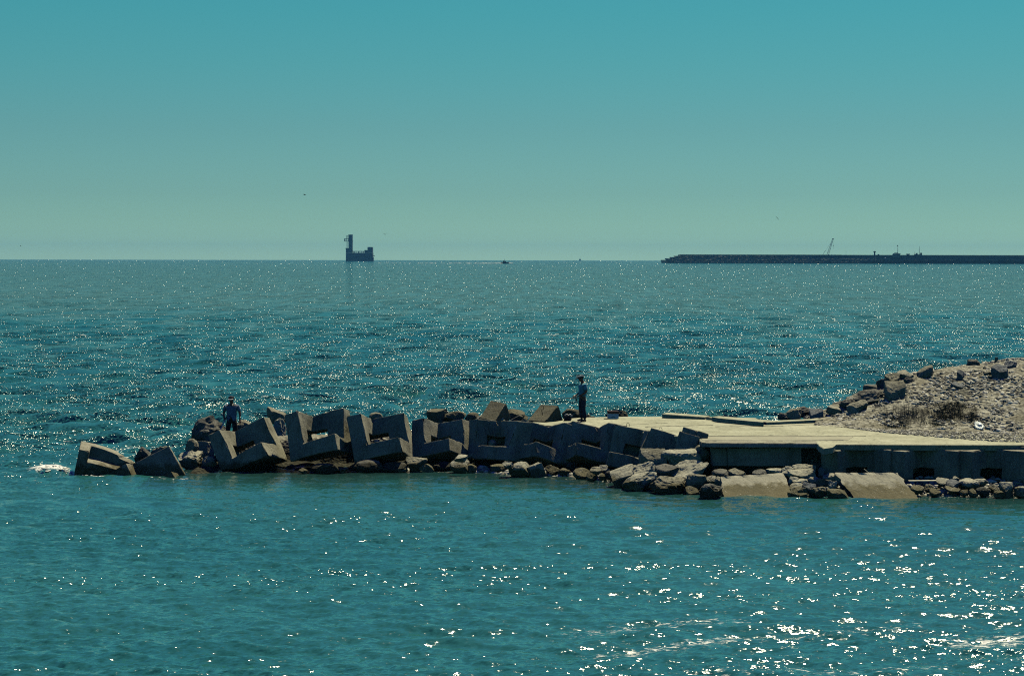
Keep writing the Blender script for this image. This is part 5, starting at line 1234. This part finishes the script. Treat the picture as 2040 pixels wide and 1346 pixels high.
bm = bmesh.new(); a = at_y(1639.2, 507.2, DC) - o_c; b = at_y(1646, 495, DC) - o_c; add_tube(bm, [a, at_y(1644.4, 498.9, DC) - o_c], .28, 5); add_tube(bm, [at_y(1644.4, 498.9, DC) - o_c, at_y(1656.5, 482, DC) - o_c], .09, 4); from_bm('mast_stay', bm, M_fard, cr)
bm = bmesh.new(); add_tube(bm, [tipc, at_y(1660.3, 489, DC) - o_c], .1, 4); pbox(bm, 1659.7, 488.5, 1661.0, 489.9, DC, o_c, .9); add_tube(bm, [at_y(1660.4, 489.5, DC) - o_c, at_y(1660.6, 496, DC) - o_c], .07, 4); from_bm('hook_block', bm, M_fard, cr)
bm = bmesh.new(); pbox(bm, 1637, 509, 1651, 516, DC, o_c, 5); from_bm('cab', bm, M_fard, cr)
bm = bmesh.new(); o_a = Vector((at_y(1685.5, 508, DC).x, DC, 0)); add_tube(bm, [at_y(1685.4, 509, DC) - o_a, at_y(1685.4, 500.3, DC) - o_a], [.22, .1], 5); o = from_bm('mast', bm, M_fard); o.location = o_a; tag(o, 'thin lone mast on the breakwater right of the crane', 'mast')
# ships moored behind the wall
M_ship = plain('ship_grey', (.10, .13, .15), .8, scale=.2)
def ship(ox, label, rects, masts, D=3120.0):
    o_s = Vector((at_y(ox, 509, D).x, D, 0)); e = empty('ship', o_s, label=label, cat='ship', group='ships moored by the breakwater')
    for nm, rs, mt in rects:
        bm = bmesh.new()
        for r in rs: pbox(bm, *r, D, o_s, 7)
        from_bm(nm, bm, mt, e)
    bm = bmesh.new()
    for (px, y0, y1, r) in masts: add_tube(bm, [at_y(px, y0, D) - o_s, at_y(px, y1, D) - o_s], [r, r * .4], 5)
    from_bm('mast', bm, M_fard, e); return e
ship(1787, 'grey ship with the tallest mast, left of the moored ships', [('hull', [(1777, 512.5, 1800, 517)], M_fard), ('bridge', [(1780.5, 504.8, 1794, 506.3), (1783, 503.0, 1789, 504.0), (1779.5, 506.3, 1793.5, 512.6)], M_ship)],
     [(1788.6, 512, 487.4, .55), (1788.0, 490.6, 489.0, 1.3)])
ship(1810, 'small dark-roofed ship between the two masted ones', [('hull', [(1801, 511.6, 1823, 513.4), (1806, 513.4, 1822, 516)], M_ship), ('wheelhouse', [(1807, 505.6, 1813, 507.5), (1808, 507.5, 1811, 512)], M_fard)], [(1821.4, 511, 501.0, .35)])
ship(1831, 'ship with a thin mast and two funnels, right of the moored ships', [('hull', [(1822, 508.5, 1838, 516)], M_farw), ('funnel', [(1826.2, 504.0, 1828.0, 508.5), (1834.8, 503.5, 1836.8, 508.5)], M_fard), ('bridge', [(1823.5, 506.0, 1826.2, 508.5), (1828, 507, 1833, 508.5)], M_ship)],
     [(1831.5, 508.5, 490.0, .4)])
# white launch
bm = bmesh.new(); o_w = Vector((at_y(1763.5, 514, DM - 20).x, DM - 20, 0))
add_tube(bm, [at_y(1761.8, 515.2, DM - 20) - o_w, at_y(1763.5, 513.9, DM - 20) - o_w, at_y(1765.2, 512.9, DM - 20) - o_w], [.35, .8, .35], 6)
o = from_bm('white_float', bm, plain('float_white', (.7, .75, .7))); o.location = o_w; tag(o, 'small white slanted shape in front of the breakwater right of the beacon', 'marker')

# patrol boat with its wake
DP = 2700.0; zs = drop(DP); o_p = Vector((at_y(1006, 524, DP).x, DP, zs)); k_ = DP / F_PX
boat = empty('patrol_boat', o_p, label='small dark motor boat speeding right on the horizon with a white wake', cat='boat')
bm = bmesh.new(); L = 17 * k_; rows = []
for i in range(9):
    t = i / 8; x = -L / 2 + L * t; w = 1.9 * (1 - max(0, t - .5) ** 2 * 3.2); top = 1.5 + .5 * t * t
    rows.append([bm.verts.new(p) for p in ((x, -w, top), (x + (.4 if t > .9 else 0), -w * .6, -.4), (x + (.4 if t > .9 else 0), w * .6, -.4), (x, w, top))])
for a, b in zip(rows, rows[1:]):
    for j in range(3): bm.faces.new((a[j], a[j + 1], b[j + 1], b[j]))
    bm.faces.new((a[3], a[0], b[0], b[3]))
bm.faces.new(rows[0]); bm.faces.new(rows[-1][::-1]); from_bm('hull', bm, M_fard, boat)
bm = bmesh.new(); add_box(bm, (-.6, 0, 2.4), (4.2, 2.6, 1.4)); add_box(bm, (-1.6, 0, 3.4), (2.0, 2.2, .9)); bmesh.ops.bevel(bm, geom=bm.edges[:], offset=.15, segments=1, affect='EDGES'); from_bm('cabin', bm, M_fard, boat)
bm = bmesh.new(); add_tube(bm, [(-.7, 0, 3.2), (-.7, 0, 6.3)], [.18, .08], 5); add_tube(bm, [(-1.1, 0, 5.6), (-.3, 0, 5.6)], .3, 6); from_bm('mast', bm, M_fard, boat)
bm = bmesh.new(); add_tube(bm, [(-4.2, 0, 1.6), (-4.2, 0, 2.8)], .1, 4); add_tube(bm, [(-4.8, -1.2, 2.4), (-3.6, -1.2, 2.4)], .25, 4); from_bm('stern_rail', bm, M_fard, boat)
M_foam = plain('foam_white', (.80, .82, .78), .9, vary=.06, scale=1.0)
def foam_lumps(name, pts, mat, label, cat, seed):
    """low irregular foam lumps: (x, y, z, rx, ry, rz)"""
    rr = random.Random(seed); bm = bmesh.new()
    for (x, y, z, rx, ry, rz) in pts:
        t = bmesh.ops.create_icosphere(bm, subdivisions=2, radius=1)
        for v in t['verts']:
            f = 1 + .45 * mnoise.noise(v.co * 2 + Vector((x, y, z))); v.co = Vector((x + v.co.x * rx * f, y + v.co.y * ry * f, z + v.co.z * rz * f))
    return tag(from_bm(name, bm, mat), label, cat, kind='stuff')
rr = random.Random(4); pts = []
for i in range(70):
    px = 998 - 250 * (i / 70) ** 1.6 + rr.uniform(-2, 2); a = at_y(px, 524.4, DP); s = (1 - i / 80)
    if i > 25 and rr.random() < .35: continue
    pts.append((a.x, DP + rr.uniform(-3, 3), zs + .1, rr.uniform(1, 3.2) * (.4 + s), 2.0, rr.uniform(.15, .6) * s + .12))
for i in range(9): a = at_y(1014 + i * .95, 525, DP); pts.append((a.x, DP - 1, zs + .3, .9, 1.6, .9 * (1 - i / 11)))
foam_lumps('boat_wake', pts, M_foam, 'white wake and bow wave of the motor boat', 'wake', 3)
# sail boat on the horizon
DS = 8800.0; zs2 = drop(DS); o_s = Vector((at_y(1155.5, 519, DS).x, DS, zs2)); ks = DS / F_PX
sb = empty('sailing_ship', o_s, label='tiny dark sailing boat on the horizon above the angler', cat='boat')
bm = bmesh.new(); add_box(bm, (0, 0, 1.2), (4.6 * ks, 4, 2.6)); from_bm('hull', bm, M_fard, sb)
bm = bmesh.new(); v = [bm.verts.new(p) for p in ((-2.0 * ks, 0, 2.2), (1.9 * ks, 0, 2.2), (.25 * ks, 0, 4.2 * ks), (-.35 * ks, 0, 4.2 * ks))]; bm.faces.new(v); bmesh.ops.solidify(bm, geom=bm.faces[:], thickness=.5); from_bm('sail', bm, M_farw, sb)
bm = bmesh.new(); add_tube(bm, [(0, 0, 0), (0, 0, 7.0 * ks)], [.5, .25], 5); from_bm('mast', bm, M_fard, sb)

# ------------------------------------------------------------------ gulls
M_gull = plain('gull_dark', (.10, .12, .13), .8)
def gull(px, py, D, span, roll, rz, fold, label):
    c = at_y(px, py, D); bm = bmesh.new()
    t = bmesh.ops.create_uvsphere(bm, u_segments=10, v_segments=8, radius=1)
    for v in t['verts']: v.co = Vector((v.co.x * .055, v.co.y * .20, v.co.z * .055))
    h = bmesh.ops.create_icosphere(bm, subdivisions=2, radius=.04)
    for v in h['verts']: v.co += Vector((0, -.21, .02))
    tl = [bm.verts.new(p) for p in ((-.02, .16, 0), (.02, .16, 0), (.06, .30, 0), (-.06, .30, 0))]; bm.faces.new(tl)
    for s in (-1, 1):
        a = span / 2; P = [(s * .03, -.07, .02), (s * a * .45, -.10, .02 + fold * a * .45), (s * a, .04, .02 + fold * a * .3), (s * a * .5, .07, .01 + fold * a * .42), (s * .03, .09, .01)]
        u = [bm.verts.new(p) for p in P]; l = [bm.verts.new((p[0], p[1], p[2] - .018)) for p in P]
        bm.faces.new(u); bm.faces.new(l[::-1])
        for i in range(5): bm.faces.new((u[i], l[i], l[(i + 1) % 5], u[(i + 1) % 5]))
    o = from_bm('gull', bm, M_gull, None, True); o.location = c; o.rotation_euler = (0, roll, rz); return tag(o, label, 'bird', 'gulls in the sky')
gull(607, 388, 320, .85, .12, R(70), .25, 'small dark bird high in the sky to the left of the fort tower')
gull(767.5, 467, 420, 1.1, -.25, R(20), .7, 'pale bird low in the sky just right of the fort tower')
gull(1548.5, 434.5, 420, 1.15, R(47), R(8), .06, 'banking bird seen edge-on in the sky above the breakwater')
gull(41, 490, 500, .5, .3, R(50), .3, 'tiny bird near the horizon at the far left')

# splash of foam at the tip of the mole
rr = random.Random(8); pts = []
for i in range(70):
    px = rr.uniform(62, 142); t = (px - 62) / 80; a = on_z(px, 944 - 8 * rr.random() * (1 - .3 * t), 0)
    pts.append((a.x, a.y, rr.uniform(0, .10 + .16 * math.sin(min(1, t) * 3.1)), rr.uniform(.012, .075), rr.uniform(.03, .09), rr.uniform(.008, .03)))
for i in range(60):
    px = rr.uniform(140, 372); a = on_z(px, 946 + 8 * (px - 140) / 230 + rr.uniform(-1, 2), 0); pts.append((a.x, a.y, .015, rr.uniform(.015, .09), .04, .010))
foam_lumps('surf_foam', pts, M_foam, 'white surf breaking against the low block at the tip of the mole', 'foam', 6)

# ------------------------------------------------------------------ air between here and the horizon
bm = bmesh.new(); add_box(bm, (0, 3000, 33), (23000, 17400, 96))
for v in bm.verts: v.co.z = 84 if v.co.z > 0 else -32
m = bpy.data.materials.new('haze_air'); m.use_nodes = True; nt = m.node_tree; nt.nodes.clear()
ou = nt.nodes.new('ShaderNodeOutputMaterial'); pv = nt.nodes.new('ShaderNodeVolumePrincipled')
pv.inputs['Color'].default_value = (.15, .52, .98, 1); pv.inputs['Density'].default_value = .000052; pv.inputs['Anisotropy'].default_value = .0
nt.links.new(pv.outputs[0], ou.inputs['Volume'])
tag(from_bm('haze', bm, m), kind='stuff')
